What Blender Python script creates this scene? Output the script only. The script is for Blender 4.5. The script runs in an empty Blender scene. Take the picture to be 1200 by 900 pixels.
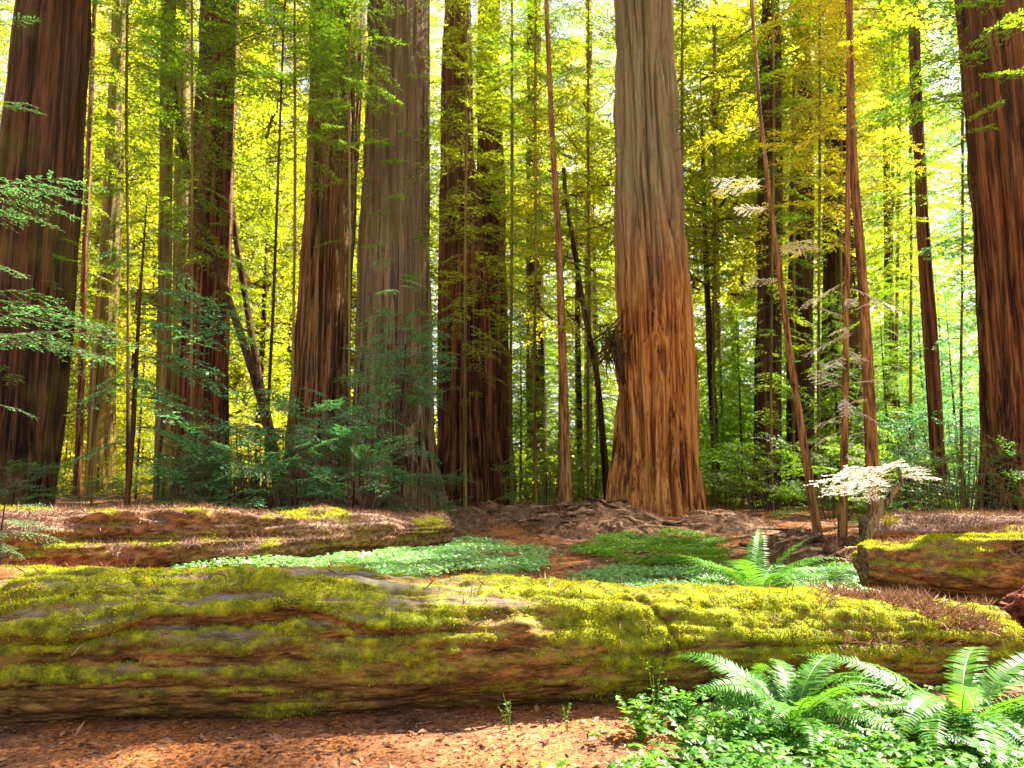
import bpy, math, random
import numpy as np
from math import radians, sin, cos, pi

random.seed(7)
RNG = np.random.default_rng(11)
S = bpy.context.scene
COL = S.collection

# ------------------------------------------------------------------ camera model
FPX, HORIZON, CAM_H = 866.7, 565.0, 1.6
TH = math.atan((HORIZON - 450) / FPX)

def P(px, py, D):
    """world point seen at photo pixel (px,py), D metres ahead; also metres per pixel there"""
    u, v = (px - 600) / FPX, (450 - py) / FPX
    t = D / (cos(TH) - v * sin(TH))
    return np.array([u * t, D, CAM_H + t * (sin(TH) + v * cos(TH))]), t / FPX

def X(px, D):                       # lateral position of a column near the horizon row
    return P(px, HORIZON, D)[0][0]

# ------------------------------------------------------------------ noise
def _h(ix, iy, iz, seed):
    n = (ix.astype(np.int64) * 374761393 + iy.astype(np.int64) * 668265263 + iz.astype(np.int64) * 1274126177 + seed * 974634777) & 0xffffffff
    n = ((n ^ (n >> 13)) * 1103515245) & 0xffffffff
    n = ((n ^ (n >> 16)) * 2246822519) & 0xffffffff
    return ((n ^ (n >> 15)) & 0xffffff) / float(0xffffff)

def vn(x, y, z, seed=0):
    x, y, z = np.broadcast_arrays(np.asarray(x, float), np.asarray(y, float), np.asarray(z, float))
    if x.ndim == 0: return vn(x[None], y[None], z[None], seed)[0]
    ix, iy, iz = np.floor(x), np.floor(y), np.floor(z)
    fx, fy, fz = x - ix, y - iy, z - iz
    fx, fy, fz = [f * f * (3 - 2 * f) for f in (fx, fy, fz)]
    r = 0
    for a in (0, 1):
        for b in (0, 1):
            for c in (0, 1):
                w = (fx if a else 1 - fx) * (fy if b else 1 - fy) * (fz if c else 1 - fz)
                r = r + w * _h(ix + a, iy + b, iz + c, seed)
    return r

def fbm(x, y, z, seed=0, octs=4):
    r, a, t = 0, 1.0, 0
    for o in range(octs):
        r = r + a * vn(x * 2 ** o, y * 2 ** o, z * 2 ** o, seed + o * 17); t += a; a *= .5
    return r / t

def sst(a, b, x):
    t = np.clip((x - a) / (b - a), 0, 1)
    return t * t * (3 - 2 * t)

# ------------------------------------------------------------------ ground height
def G(x, y):
    x, y = np.asarray(x, float), np.asarray(y, float)
    h = sst(9, 30, y) * .55 + sst(28, 70, y) * 1.3
    h = h + sst(-2, -9, x) * sst(12, 20, y) * .45
    h = h + sst(15, 20, y) * sst(26, 21, y) * .12
    n = fbm(x * .35, y * .35, 0, 3, 3) - .5
    h = h + n * (.10 + .35 * sst(10, 22, y)) + (fbm(x * 2.2, y * 2.2, 0, 9, 3) - .5) * .05
    return h

# ------------------------------------------------------------------ mesh helpers
def mesh_from(name, verts, quads=None, tris=None, qmat=None, smooth=True, attrs=None):
    me = bpy.data.meshes.new(name)
    verts = np.asarray(verts, np.float32).reshape(-1, 3)
    quads = np.zeros((0, 4), np.int32) if quads is None else np.asarray(quads, np.int32).reshape(-1, 4)
    tris = np.zeros((0, 3), np.int32) if tris is None else np.asarray(tris, np.int32).reshape(-1, 3)
    nq, nt = len(quads), len(tris)
    me.vertices.add(len(verts)); me.vertices.foreach_set('co', verts.ravel())
    me.loops.add(nq * 4 + nt * 3)
    me.loops.foreach_set('vertex_index', np.concatenate([quads.ravel(), tris.ravel()]).astype(np.int32))
    me.polygons.add(nq + nt)
    ls = np.concatenate([np.arange(nq) * 4, nq * 4 + np.arange(nt) * 3]).astype(np.int32)
    me.polygons.foreach_set('loop_start', ls)
    if qmat is not None:
        me.polygons.foreach_set('material_index', np.asarray(qmat, np.int32))
    me.update(calc_edges=True)
    me.polygons.foreach_set('use_smooth', np.full(nq + nt, smooth, bool))
    for k, v in (attrs or {}).items():
        a = me.attributes.new(k, 'FLOAT', 'POINT'); a.data.foreach_set('value', np.asarray(v, np.float32).ravel())
    me.validate(clean_customdata=False)
    return me

def link(name, me, mats=(), parent=None, loc=None):
    o = bpy.data.objects.new(name, me); COL.objects.link(o)
    mats = mats if isinstance(mats, (list, tuple)) else [mats]
    for i, m in enumerate(mats):
        if len(me.materials) <= i:
            me.materials.append(m)
        o.material_slots[i].link = 'OBJECT'
        o.material_slots[i].material = m
    if parent is not None: o.parent = parent
    if loc is not None: o.location = loc
    return o

def tag(o, label=None, cat=None, group=None, kind=None):
    for k, v in (('label', label), ('category', cat), ('group', group), ('kind', kind)):
        if v: o[k] = v
    return o

def thing(name, loc, label, cat, group=None):
    o = bpy.data.objects.new(name, None); COL.objects.link(o)
    o.location = loc; o.empty_display_size = .3
    return tag(o, label, cat, group)

def quads_mesh(name, leaf, twig=None):
    """leaf (n,4,3), twig (m,4,3) -> mesh; slot 0 leaves, slot 1 twigs"""
    parts = [leaf] + ([twig] if twig is not None and len(twig) else [])
    v = np.concatenate(parts).reshape(-1, 3)
    n = len(v) // 4
    q = np.arange(n * 4).reshape(n, 4)
    m = np.zeros(n, np.int32); m[len(leaf):] = 1
    return mesh_from(name, v, q, qmat=m, smooth=False)

def tube(path, rad, seg=6):
    """plain tube through a path: verts, quads"""
    path = np.asarray(path, float); rad = np.asarray(rad, float)
    n = len(path)
    t = np.gradient(path, axis=0); t /= np.linalg.norm(t, axis=1, keepdims=True) + 1e-9
    up = np.array([0, 0, 1.]) if abs(t[:, 2]).mean() < .8 else np.array([0, 1., 0])
    a = np.cross(t, up); a /= np.linalg.norm(a, axis=1, keepdims=True) + 1e-9
    b = np.cross(t, a)
    ang = np.arange(seg) / seg * 2 * pi
    v = path[:, None] + rad[:, None, None] * (a[:, None] * np.cos(ang)[None, :, None] + b[:, None] * np.sin(ang)[None, :, None])
    i, j = np.meshgrid(np.arange(n - 1), np.arange(seg), indexing='ij')
    k = (j + 1) % seg
    q = np.stack([i * seg + j, (i + 1) * seg + j, (i + 1) * seg + k, i * seg + k], -1).reshape(-1, 4)
    return v.reshape(-1, 3), q

def tube_quads(path, rad, seg=3):
    v, q = tube(path, rad, seg)
    return v[q]

def merge(parts):
    vs, qs, off = [], [], 0
    for v, q in parts:
        vs.append(v); qs.append(np.asarray(q) + off); off += len(v)
    return np.concatenate(vs), np.concatenate(qs)

# ------------------------------------------------------------------ materials
def newmat(name):
    m = bpy.data.materials.new(name); m.use_nodes = True
    nt = m.node_tree; nt.nodes.clear()
    out = nt.nodes.new('ShaderNodeOutputMaterial')
    return m, nt, out

def nd(nt, typ, **kw):
    n = nt.nodes.new(typ)
    for k, v in kw.items(): setattr(n, k, v)
    return n

def ramp(nt, fac, stops, interp='LINEAR'):
    r = nd(nt, 'ShaderNodeValToRGB'); r.color_ramp.interpolation = interp
    e = r.color_ramp.elements
    while len(e) < len(stops): e.new(.5)
    for el, (p, c) in zip(e, stops):
        el.position = p; el.color = (*c, 1) if len(c) == 3 else c
    nt.links.new(fac, r.inputs[0])
    return r.outputs[0]

def noise(nt, vec, scale, detail=4, rough=.6, dist=0):
    n = nd(nt, 'ShaderNodeTexNoise'); n.inputs['Scale'].default_value = scale
    n.inputs['Detail'].default_value = detail; n.inputs['Roughness'].default_value = rough
    n.inputs['Distortion'].default_value = dist
    nt.links.new(vec, n.inputs['Vector']); return n.outputs['Fac']

def mapping(nt, vec, scale):
    m = nd(nt, 'ShaderNodeMapping'); m.inputs['Scale'].default_value = scale
    nt.links.new(vec, m.inputs['Vector']); return m.outputs[0]

def mixc(nt, f, a, b):
    m = nd(nt, 'ShaderNodeMix', data_type='RGBA')
    for s, v in ((m.inputs[0], f), (m.inputs[6], a), (m.inputs[7], b)):
        if hasattr(v, 'is_output'): nt.links.new(v, s)
        elif isinstance(v, (int, float)): s.default_value = v
        else: s.default_value = (*v, 1)
    return m.outputs[2]

def math_(nt, op, a, b=None, clamp=False):
    m = nd(nt, 'ShaderNodeMath', operation=op); m.use_clamp = clamp
    for s, v in ((m.inputs[0], a), (m.inputs[1], b)):
        if v is None: continue
        if hasattr(v, 'is_output'): nt.links.new(v, s)
        else: s.default_value = v
    return m.outputs[0]

def leaf_mat(name, cols, tcol, transl=.5, gloss=.04, clump=.9):
    """leaf: diffuse + translucent, colour varies leaf by leaf and clump by clump"""
    m, nt, out = newmat(name)
    g = nd(nt, 'ShaderNodeNewGeometry'); tc = nd(nt, 'ShaderNodeTexCoord')
    n = noise(nt, tc.outputs['Object'], clump, 2)
    f = math_(nt, 'ADD', math_(nt, 'MULTIPLY', g.outputs['Random Per Island'], .6), math_(nt, 'MULTIPLY', n, .5))
    k = len(cols)
    c = ramp(nt, f, [(.15 + .75 * i / max(1, k - 1), col) for i, col in enumerate(cols)])
    d = nd(nt, 'ShaderNodeBsdfDiffuse'); nt.links.new(c, d.inputs['Color'])
    t = nd(nt, 'ShaderNodeBsdfTranslucent')
    tcc = mixc(nt, .55, c, tcol); nt.links.new(tcc, t.inputs['Color'])
    mx = nd(nt, 'ShaderNodeMixShader'); mx.inputs[0].default_value = transl
    nt.links.new(d.outputs[0], mx.inputs[1]); nt.links.new(t.outputs[0], mx.inputs[2])
    gl = nd(nt, 'ShaderNodeBsdfGlossy'); gl.inputs['Roughness'].default_value = .45
    gl.inputs['Color'].default_value = (1, 1, 1, 1)
    m2 = nd(nt, 'ShaderNodeMixShader'); m2.inputs[0].default_value = gloss
    nt.links.new(mx.outputs[0], m2.inputs[1]); nt.links.new(gl.outputs[0], m2.inputs[2])
    nt.links.new(m2.outputs[0], out.inputs[0])
    return m

def bark_mat(name, dark, mid, light, grey=(.2, .17, .13), z0=5, z1=11, greyamt=.6, moss=0., hs=7., vs=.2, bump=.9):
    m, nt, out = newmat(name)
    tc = nd(nt, 'ShaderNodeTexCoord'); ob = tc.outputs['Object']
    v1 = mapping(nt, ob, (hs, hs, vs)); v2 = mapping(nt, ob, (hs * 4, hs * 4, vs * 3)); 
    n1 = noise(nt, v1, 1.0, 5, .65); n2 = noise(nt, v2, 1.0, 4, .7); n3 = noise(nt, ob, .35, 3)
    f = math_(nt, 'ADD', math_(nt, 'MULTIPLY', n1, .75), math_(nt, 'MULTIPLY', n2, .35))
    c = ramp(nt, f, [(.45, dark), (.535, mid), (.65, light)])
    # weathered grey outer bark, higher up
    sx = nd(nt, 'ShaderNodeSeparateXYZ'); nt.links.new(ob, sx.inputs[0])
    mr = nd(nt, 'ShaderNodeMapRange'); mr.inputs[1].default_value = z0; mr.inputs[2].default_value = z1
    nt.links.new(sx.outputs[2], mr.inputs[0])
    gf = math_(nt, 'MULTIPLY', math_(nt, 'ADD', mr.outputs[0], math_(nt, 'MULTIPLY', math_(nt, 'SUBTRACT', n1, .5), 1.2), True), greyamt)
    c = mixc(nt, gf, c, mixc(nt, n2, [x * .35 for x in grey], [min(1, x * 1.6) for x in grey]))
    if moss:
        mf = ramp(nt, n3, [(.5, (0, 0, 0)), (.62, (1, 1, 1))])
        c = mixc(nt, math_(nt, 'MULTIPLY', mf, moss), c, (.10, .10, .015))
    b = nd(nt, 'ShaderNodeBsdfPrincipled'); b.inputs['Roughness'].default_value = .9
    b.inputs['Specular IOR Level'].default_value = .15
    nt.links.new(c, b.inputs['Base Color'])
    bp = nd(nt, 'ShaderNodeBump'); bp.inputs['Strength'].default_value = bump; bp.inputs['Distance'].default_value = .12
    nt.links.new(f, bp.inputs['Height']); nt.links.new(bp.outputs[0], b.inputs['Normal'])
    nt.links.new(b.outputs[0], out.inputs[0])
    return m

def rough_mat(name, cols, scale=8, detail=6, bump=.4, stretch=(1, 1, 1), rough=.9, bdist=.02):
    m, nt, out = newmat(name)
    tc = nd(nt, 'ShaderNodeTexCoord'); v = mapping(nt, tc.outputs['Object'], stretch)
    n = noise(nt, v, scale, detail, .68)
    n2 = noise(nt, v, scale * 5, 3, .7)
    f = math_(nt, 'ADD', math_(nt, 'MULTIPLY', n, .8), math_(nt, 'MULTIPLY', n2, .25))
    k = len(cols)
    c = ramp(nt, f, [(.41 + .24 * i / (k - 1), q) for i, q in enumerate(cols)])
    b = nd(nt, 'ShaderNodeBsdfPrincipled'); b.inputs['Roughness'].default_value = rough
    b.inputs['Specular IOR Level'].default_value = .2
    nt.links.new(c, b.inputs['Base Color'])
    bp = nd(nt, 'ShaderNodeBump'); bp.inputs['Strength'].default_value = bump; bp.inputs['Distance'].default_value = bdist
    nt.links.new(f, bp.inputs['Height']); nt.links.new(bp.outputs[0], b.inputs['Normal'])
    nt.links.new(b.outputs[0], out.inputs[0])
    return m

def ground_mat(name, cols, scale=3.2, detail=9, bump=.7, bdist=.03):
    m = rough_mat(name, cols, scale, detail, bump, bdist=bdist); nt = m.node_tree
    b = next(n for n in nt.nodes if n.type == 'BSDF_PRINCIPLED'); src = b.inputs['Base Color'].links[0].from_socket
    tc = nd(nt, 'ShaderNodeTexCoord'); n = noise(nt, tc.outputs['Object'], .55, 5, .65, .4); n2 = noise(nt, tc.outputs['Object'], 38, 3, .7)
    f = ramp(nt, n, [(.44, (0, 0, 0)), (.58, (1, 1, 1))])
    sun_rust = ramp(nt, n2, [(.40, (.08, .024, .008)), (.5, (.36, .105, .018)), (.62, (.52, .20, .045))])
    c = mixc(nt, math_(nt, 'MULTIPLY', f, .75), src, sun_rust)          # needle drifts, their orange raised to stand in for a sun patch
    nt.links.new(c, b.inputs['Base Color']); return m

L = {}
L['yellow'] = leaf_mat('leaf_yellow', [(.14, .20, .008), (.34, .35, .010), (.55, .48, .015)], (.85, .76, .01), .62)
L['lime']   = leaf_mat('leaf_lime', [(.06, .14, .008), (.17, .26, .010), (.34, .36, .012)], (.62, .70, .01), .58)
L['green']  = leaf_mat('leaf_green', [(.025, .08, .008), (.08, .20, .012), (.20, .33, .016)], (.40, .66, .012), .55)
L['deep']   = leaf_mat('leaf_deep', [(.012, .04, .014), (.03, .09, .022), (.06, .15, .035)], (.10, .28, .03), .42)
L['teal']   = leaf_mat('leaf_teal', [(.014, .08, .028), (.055, .23, .062), (.18, .43, .14)], (.16, .52, .08), .34, .05)
L['gold']   = leaf_mat('leaf_gold', [(.18, .22, .010), (.42, .40, .012), (.64, .50, .03)], (.86, .70, .02), .58)
L['pale']   = leaf_mat('leaf_sunwhite', [(.74, .68, .46), (.82, .78, .62), (.86, .84, .74)], (.88, .84, .66), .45, .08)  # glare of direct sun painted in as near-white leaf colour
L['sorrel'] = leaf_mat('leaf_sorrel', [(.05, .17, .02), (.13, .34, .06), (.30, .52, .16)], (.26, .48, .04), .42, .08)
L['fern']   = leaf_mat('leaf_fern', [(.022, .085, .008), (.045, .15, .012), (.11, .25, .016)], (.18, .42, .015), .42, .02)
L['moss']   = leaf_mat('leaf_moss', [(.07, .10, .006), (.26, .27, .008), (.58, .48, .010)], (.52, .46, .01), .35, .0, 7.)
L['herb']   = leaf_mat('leaf_herb', [(.03, .11, .008), (.07, .18, .010), (.16, .29, .016)], (.34, .58, .02), .48, .025)

B = {}
B['main'] = bark_mat('bark_main', (.035, .011, .004), (.26, .088, .018), (.52, .24, .06), (.19, .17, .085), 6.0, 11, .85)
B['warm'] = bark_mat('bark_warm', (.007, .003, .0015), (.105, .046, .016), (.34, .18, .07), (.17, .11, .06), 8, 15, .4, .25)
B['grey'] = bark_mat('bark_grey', (.008, .005, .002), (.085, .048, .020), (.27, .175, .085), (.14, .115, .065), 2, 9, .5, .3)
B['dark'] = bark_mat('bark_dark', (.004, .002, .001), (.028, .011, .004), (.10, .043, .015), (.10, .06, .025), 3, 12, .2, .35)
B['red'] = bark_mat('bark_red', (.007, .003, .0015), (.062, .021, .007), (.22, .085, .027), (.16, .10, .06), 8, 14, .3)
B['slim'] = bark_mat('bark_slim', (.035, .014, .005), (.16, .070, .021), (.36, .18, .06), (.2, .12, .07), 5, 10, .4, 0, 14, 1.2)
B['olive'] = bark_mat('bark_olive', (.02, .012, .003), (.11, .065, .015), (.26, .18, .04), (.17, .15, .05), 2, 9, .4, .4)
TWIG = rough_mat('twig_bark', [(.04, .022, .012), (.13, .07, .035)], 20)
TWIGP = rough_mat('twig_sunwhite', [(.40, .30, .18), (.60, .48, .32)], 20)  # twigs whitened to match the sunlit colour of the white sprays

# ------------------------------------------------------------------ boughs (flat conifer sprays)
def diamonds(p, d, n, length, width, fold=.12):
    """leaf quads at p, along d, with approx normal n"""
    d = d / (np.linalg.norm(d, axis=1, keepdims=True) + 1e-9)
    s = np.cross(n, d); s /= np.linalg.norm(s, axis=1, keepdims=True) + 1e-9
    nn = np.cross(d, s)
    le, w = np.broadcast_to(length, len(p))[:, None], np.broadcast_to(width, len(p))[:, None]
    m = p + d * le * .45 + nn * w * fold
    return np.stack([p, m + s * w / 2, p + d * le, m - s * w / 2], 1)

def bough(rng, Lb=2.0, droop=.25, twig_gap=.09, tw_len=.34, leaf_gap=.035, leaf_len=.07, leaf_w=.022, jit=.35, bare=.12, axr=.014, sparse=1.0):
    n = 14
    s = np.linspace(0, 1, n)
    wig = np.cumsum(rng.normal(0, .02, n)) * Lb * .35
    path = np.stack([s * Lb, wig, Lb * (.12 * s - droop * s ** 2) + np.cumsum(rng.normal(0, .008, n)) * Lb], 1)
    tw = [tube_quads(path, np.linspace(axr, .003, n))]
    lp, ld, ln = [], [], []
    k = int(Lb * (1 - bare) / twig_gap)
    for i in range(k):
        t = bare + (1 - bare) * (i + rng.random() * .6) / k
        base = np.array([np.interp(t, s, path[:, j]) for j in range(3)])
        side = 1 if i % 2 else -1
        prof = (.35 + .65 * min(1, (t - bare) * 3.0)) * (1 - .72 * t ** 2.2)
        tl = tw_len * Lb ** .5 * prof * rng.uniform(.7, 1.25)
        a = side * radians(rng.uniform(42, 66))
        dv = np.array([cos(a), sin(a), rng.normal(-.10, .12)])
        end = base + dv * tl + np.array([0, 0, -.12 * tl])
        tw.append(tube_quads(np.stack([base, (base + end) / 2 + [0, 0, .03 * tl], end]), np.array([axr * .35, axr * .25, .0015])))
        m = max(3, int(tl / leaf_gap * sparse))
        u = (np.arange(m) + rng.random(m)) / m
        pts = base + (end - base) * u[:, None]
        sg = np.where(np.arange(m) % 2, 1, -1)
        aa = a + sg * np.radians(rng.uniform(25, 60, m))
        lp.append(pts); ld.append(np.stack([np.cos(aa), np.sin(aa), rng.normal(-.12, .25, m)], 1))
        ln.append(np.stack([rng.normal(0, jit, m), rng.normal(0, jit, m), np.ones(m)], 1))
    lp, ld, ln = map(np.concatenate, (lp, ld, ln))
    q = diamonds(lp, ld, ln, leaf_len * rng.uniform(.6, 1.3, len(lp)), leaf_w * rng.uniform(.7, 1.3, len(lp)))
    return q, np.concatenate(tw)

def rotm(az, pitch, roll):
    ca, sa, cp, sp, cr, sr = cos(az), sin(az), cos(pitch), sin(pitch), cos(roll), sin(roll)
    Rz = np.array([[ca, -sa, 0], [sa, ca, 0], [0, 0, 1]])
    Ry = np.array([[cp, 0, -sp], [0, 1, 0], [sp, 0, cp]])
    Rx = np.array([[1, 0, 0], [0, cr, -sr], [0, sr, cr]])
    return Rz @ Ry @ Rx

def place(tmpl, pos, az, pitch=0., roll=0., sc=1.):
    R = rotm(az, pitch, roll) * sc
    return [a @ R.T + np.asarray(pos) for a in tmpl]

rg = np.random.default_rng(5)
FINE = [bough(rg, 2.0, .22, .075, .36, .028, .060, .020) for _ in range(5)]                       # hemlock, near
MID = [bough(rg, 2.2, .42, .11, .46, .036, .125, .036, .5) for _ in range(5)]                      # mid distance
WIDE = [bough(rg, 3.6, .40, .24, .62, .075, .24, .085, .6, .08, .03) for _ in range(5)]            # far
THIN = [bough(rg, 1.4, .30, .11, .34, .05, .055, .018, .4, .1, .010, .6) for _ in range(4)]       # half bare
WHITE = [bough(rg, 2.0, .2, .085, .55, .032, .09, .040, .5) for _ in range(3)]
def cluster(rng, n, R, ll, lw, flat=.5):
    p = rng.normal(0, 1, (n, 3)); p /= np.linalg.norm(p, axis=1, keepdims=True); p *= R * rng.random((n, 1)) ** .45
    p[:, 2] *= flat
    d = rng.normal(0, 1, (n, 3)); d[:, 2] = d[:, 2] * .4 - .3
    nn = rng.normal(0, .6, (n, 3)); nn[:, 2] += 1
    return diamonds(p, d, nn, ll * rng.uniform(.6, 1.3, n), lw * rng.uniform(.7, 1.3, n))
def leafy_limb(rng, Lb, n_cl, n, R, ll, lw, flat=.5):
    s = np.linspace(0, 1, 9)
    path = np.stack([s * Lb, np.cumsum(rng.normal(0, .05, 9)) * Lb, Lb * (.25 * s - .12 * s ** 2)], 1)
    tw = [tube_quads(path, np.linspace(.02 * Lb, .004, 9), 4)]
    lf = []
    for i in range(n_cl):
        t = rng.uniform(.25, 1)
        b = np.array([np.interp(t, s, path[:, j]) for j in range(3)])
        c = b + rng.normal(0, .16, 3) * Lb * np.array([1, 1.3, .7])
        tw.append(tube_quads(np.stack([b, (b + c) / 2 + [0, 0, .04 * Lb], c]), np.array([.007 * Lb, .004 * Lb, .002])))
        lf.append(cluster(rng, n, R, ll, lw, flat) + c)
    return np.concatenate(lf), np.concatenate(tw)
BROAD = [leafy_limb(rg, 3.2, 12, 46, .55, .145, .09) for _ in range(5)]
HUCK = [leafy_limb(rg, 1.1, 8, 17, .21, .062, .034, .22) for _ in range(5)]

def cat(lst):
    return np.concatenate([a for a, _ in lst]), np.concatenate([b for _, b in lst])

def crown_conifer(rng, z0, z1, n, l0, l1, T, shape='cone', droopy=0., az=None):
    """boughs whorled up a stem; l0 length low, l1 length at the top; template length is 1 at scale 1/len"""
    out = []
    for i in range(n):
        u = (i + rng.random()) / n
        z = z0 + (z1 - z0) * u
        ln = l0 + (l1 - l0) * u
        ln *= rng.uniform(.55, 1.2)
        t = T[rng.integers(len(T))]
        base = 2.0
        a = rng.uniform(0, 2 * pi) if az is None else rng.uniform(*az)
        out.append(place(t, (0, 0, z), a, rng.uniform(-.25, .22) - droopy, rng.normal(0, .2), ln / base))
    return out

# shared crowns
rc = np.random.default_rng(21)
CROWN = {}
def fix(T, k): return [(a / k * 2, b / k * 2) for a, b in T]     # bring a template to length 2
MID2, WIDE2, BROAD2, HUCK2, THIN2 = fix(MID, 2.2), fix(WIDE, 3.6), fix(BROAD, 3.2), fix(HUCK, 1.1), fix(THIN, 1.4)
for i in range(3):
    CROWN['tall%d' % i] = quads_mesh('tall_conifer_crown', *cat(crown_conifer(rc, 1.0, 42, 520, 5.0, 3.2, WIDE2)))
for i in range(3):
    CROWN['young%d' % i] = quads_mesh('young_conifer_crown', *cat(crown_conifer(rc, .4, 11, 200, 2.9, .6, MID2)))
for i in range(3):
    q = []
    for k in range(66):
        z = rc.uniform(1.5, 17); r = rc.uniform(.0, 1.0)
        q.append(place((BROAD2 if k % 2 else WIDE2)[rc.integers(5)], (rc.normal(0, .7), rc.normal(0, .7), z), rc.uniform(0, 2 * pi), rc.uniform(-.1, .5), rc.normal(0, .3), rc.uniform(1.1, 1.9)))
    CROWN['broad%d' % i] = quads_mesh('broadleaf_crown', *cat(q))
for i in range(2):
    q = []
    for k in range(80):
        z = rc.uniform(7.5, 19)
        q.append(place((BROAD2 if k % 2 else WIDE2)[rc.integers(5)], (rc.normal(0, .7), rc.normal(0, .7), z), rc.uniform(0, 2 * pi), rc.uniform(-.15, .4), rc.normal(0, .3), rc.uniform(1.1, 2.0)))
    CROWN['high%d' % i] = quads_mesh('broadleaf_crown', *cat(q))
SPR = fix([bough(rg, 1.5, .30, .075, .42, .036, .070, .040, .45, .12, .010) for _ in range(5)], 1.5)
for i in range(3):
    q = []
    for k in range(62):
        a = rc.uniform(0, 2 * pi); r = rc.random() ** .5 * .75; z = rc.uniform(.15, 1.45)
        q.append(place(SPR[rc.integers(5)], (r * cos(a), r * sin(a), z), a + rc.normal(0, .7), rc.uniform(-.25, .55), rc.normal(0, .3), rc.uniform(.5, 1.0) / 2))
        if k % 3 == 0:
            q.append((np.zeros((0, 4, 3)), tube_quads(np.array([[r * cos(a) * .3, r * sin(a) * .3, -.5], [r * cos(a) * .8, r * sin(a) * .8, z * .5], [r * cos(a), r * sin(a), z]]), np.array([.014, .010, .006]), 4)))
    CROWN['shrub%d' % i] = quads_mesh('shrub_leaves', *cat(q))

# ------------------------------------------------------------------ trunks
def trunk_geo(rows, seg, nz, ridge, seed, spacing=.16, flute=.05, twist=.03, zbot=None):
    """rows: (z, x, y, r) sorted by z -> displaced trunk (verts, quads)"""
    rows = np.array(sorted(rows)); z0, z1 = rows[0, 0], rows[-1, 0]
    u = np.linspace(0, 1, nz) ** 1.25
    z = z0 + (z1 - z0) * u
    def smooth(col):
        f = np.interp(z, rows[:, 0], rows[:, col])
        k = max(1, nz // 16)
        pad = np.concatenate([np.full(k, f[0]), f, np.full(k, f[-1])])
        g = np.convolve(pad, np.ones(2 * k + 1) / (2 * k + 1), 'valid')
        w = np.minimum(1, np.minimum(np.arange(nz), np.arange(nz)[::-1]) / (2 * k))
        return f * (1 - w) + g * w
    cx, cy, r = smooth(1), smooth(2), smooth(3)
    th = np.arange(seg) / seg * 2 * pi
    T, Z = np.meshgrid(th, z); R = r[:, None]
    tt = T + twist * (Z - z0)
    rm = r.mean()
    kx = 1 / (spacing * 1.0)
    warp = (fbm(np.cos(tt) * rm * 1.2, np.sin(tt) * rm * 1.2, Z * .35, seed + 3, 2) - .5) * .9
    A, Bq = np.cos(tt + warp * .18) * rm * kx, np.sin(tt + warp * .18) * rm * kx
    n1 = 1 - np.abs(2 * vn(A, Bq, Z * .22, seed) - 1) 
    n2 = 1 - np.abs(2 * vn(A * 2.1, Bq * 2.1, Z * .8, seed + 5) - 1)
    n3 = vn(A * .35, Bq * .35, Z * .12, seed + 8)
    base = sst(3.2, 0, Z - z0)
    fl = (vn(np.cos(tt) * 2.2, np.sin(tt) * 2.2, Z * .15, seed + 11) - .4) * base * flute * 5
    n4 = 1 - np.abs(2 * vn(A * .55, Bq * .55, Z * .16, seed + 21) - 1)
    disp = R * fl + 1.7 * ridge * (-1.3 * n1 ** 2.2 - .5 * n2 ** 2 - 1.5 * n4 ** 4 + 1.2 * (n3 - .5) + .5)
    RR = np.maximum(R + disp, .004)
    v = np.stack([cx[:, None] + RR * np.cos(T), cy[:, None] + RR * np.sin(T), Z], -1).reshape(-1, 3)
    i, j = np.meshgrid(np.arange(nz - 1), np.arange(seg), indexing='ij'); k = (j + 1) % seg
    q = np.stack([i * seg + j, i * seg + k, (i + 1) * seg + k, (i + 1) * seg + j], -1).reshape(-1, 4)
    return v, q

def rows_from_photo(prof, D, top_extra=10.0, rmin=.01, sink=.4):
    """silhouette rows (py, xl, xr) at distance D -> world rows; extended down into the ground and up out of view"""
    rows = []
    for py, xl, xr in prof:
        p, s = P((xl + xr) / 2, py, D)
        rows.append((p[2], p[0], p[1], (xr - xl) / 2 * s))
    rows.sort()
    zb, xb, yb, rb = rows[0]; g = float(G(xb, yb))
    d = (rows[0][1] - rows[1][1]) / (rows[0][0] - rows[1][0])
    if zb > g - sink:
        rows.insert(0, (g - sink, xb + d * (g - sink - zb), yb, rb * 1.06))
    if top_extra:
        zt, xt, yt, rt = rows[-1]; zl, xl_, _, rl = rows[-2]
        d = (xt - xl_) / (zt - zl); dr = min(0, (rt - rl) / (zt - zl))
        rows.append((zt + top_extra, xt + d * top_extra * .4, yt, max(rmin, rt + max(dr, -.02 * rt) * top_extra)))
    return rows

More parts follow.
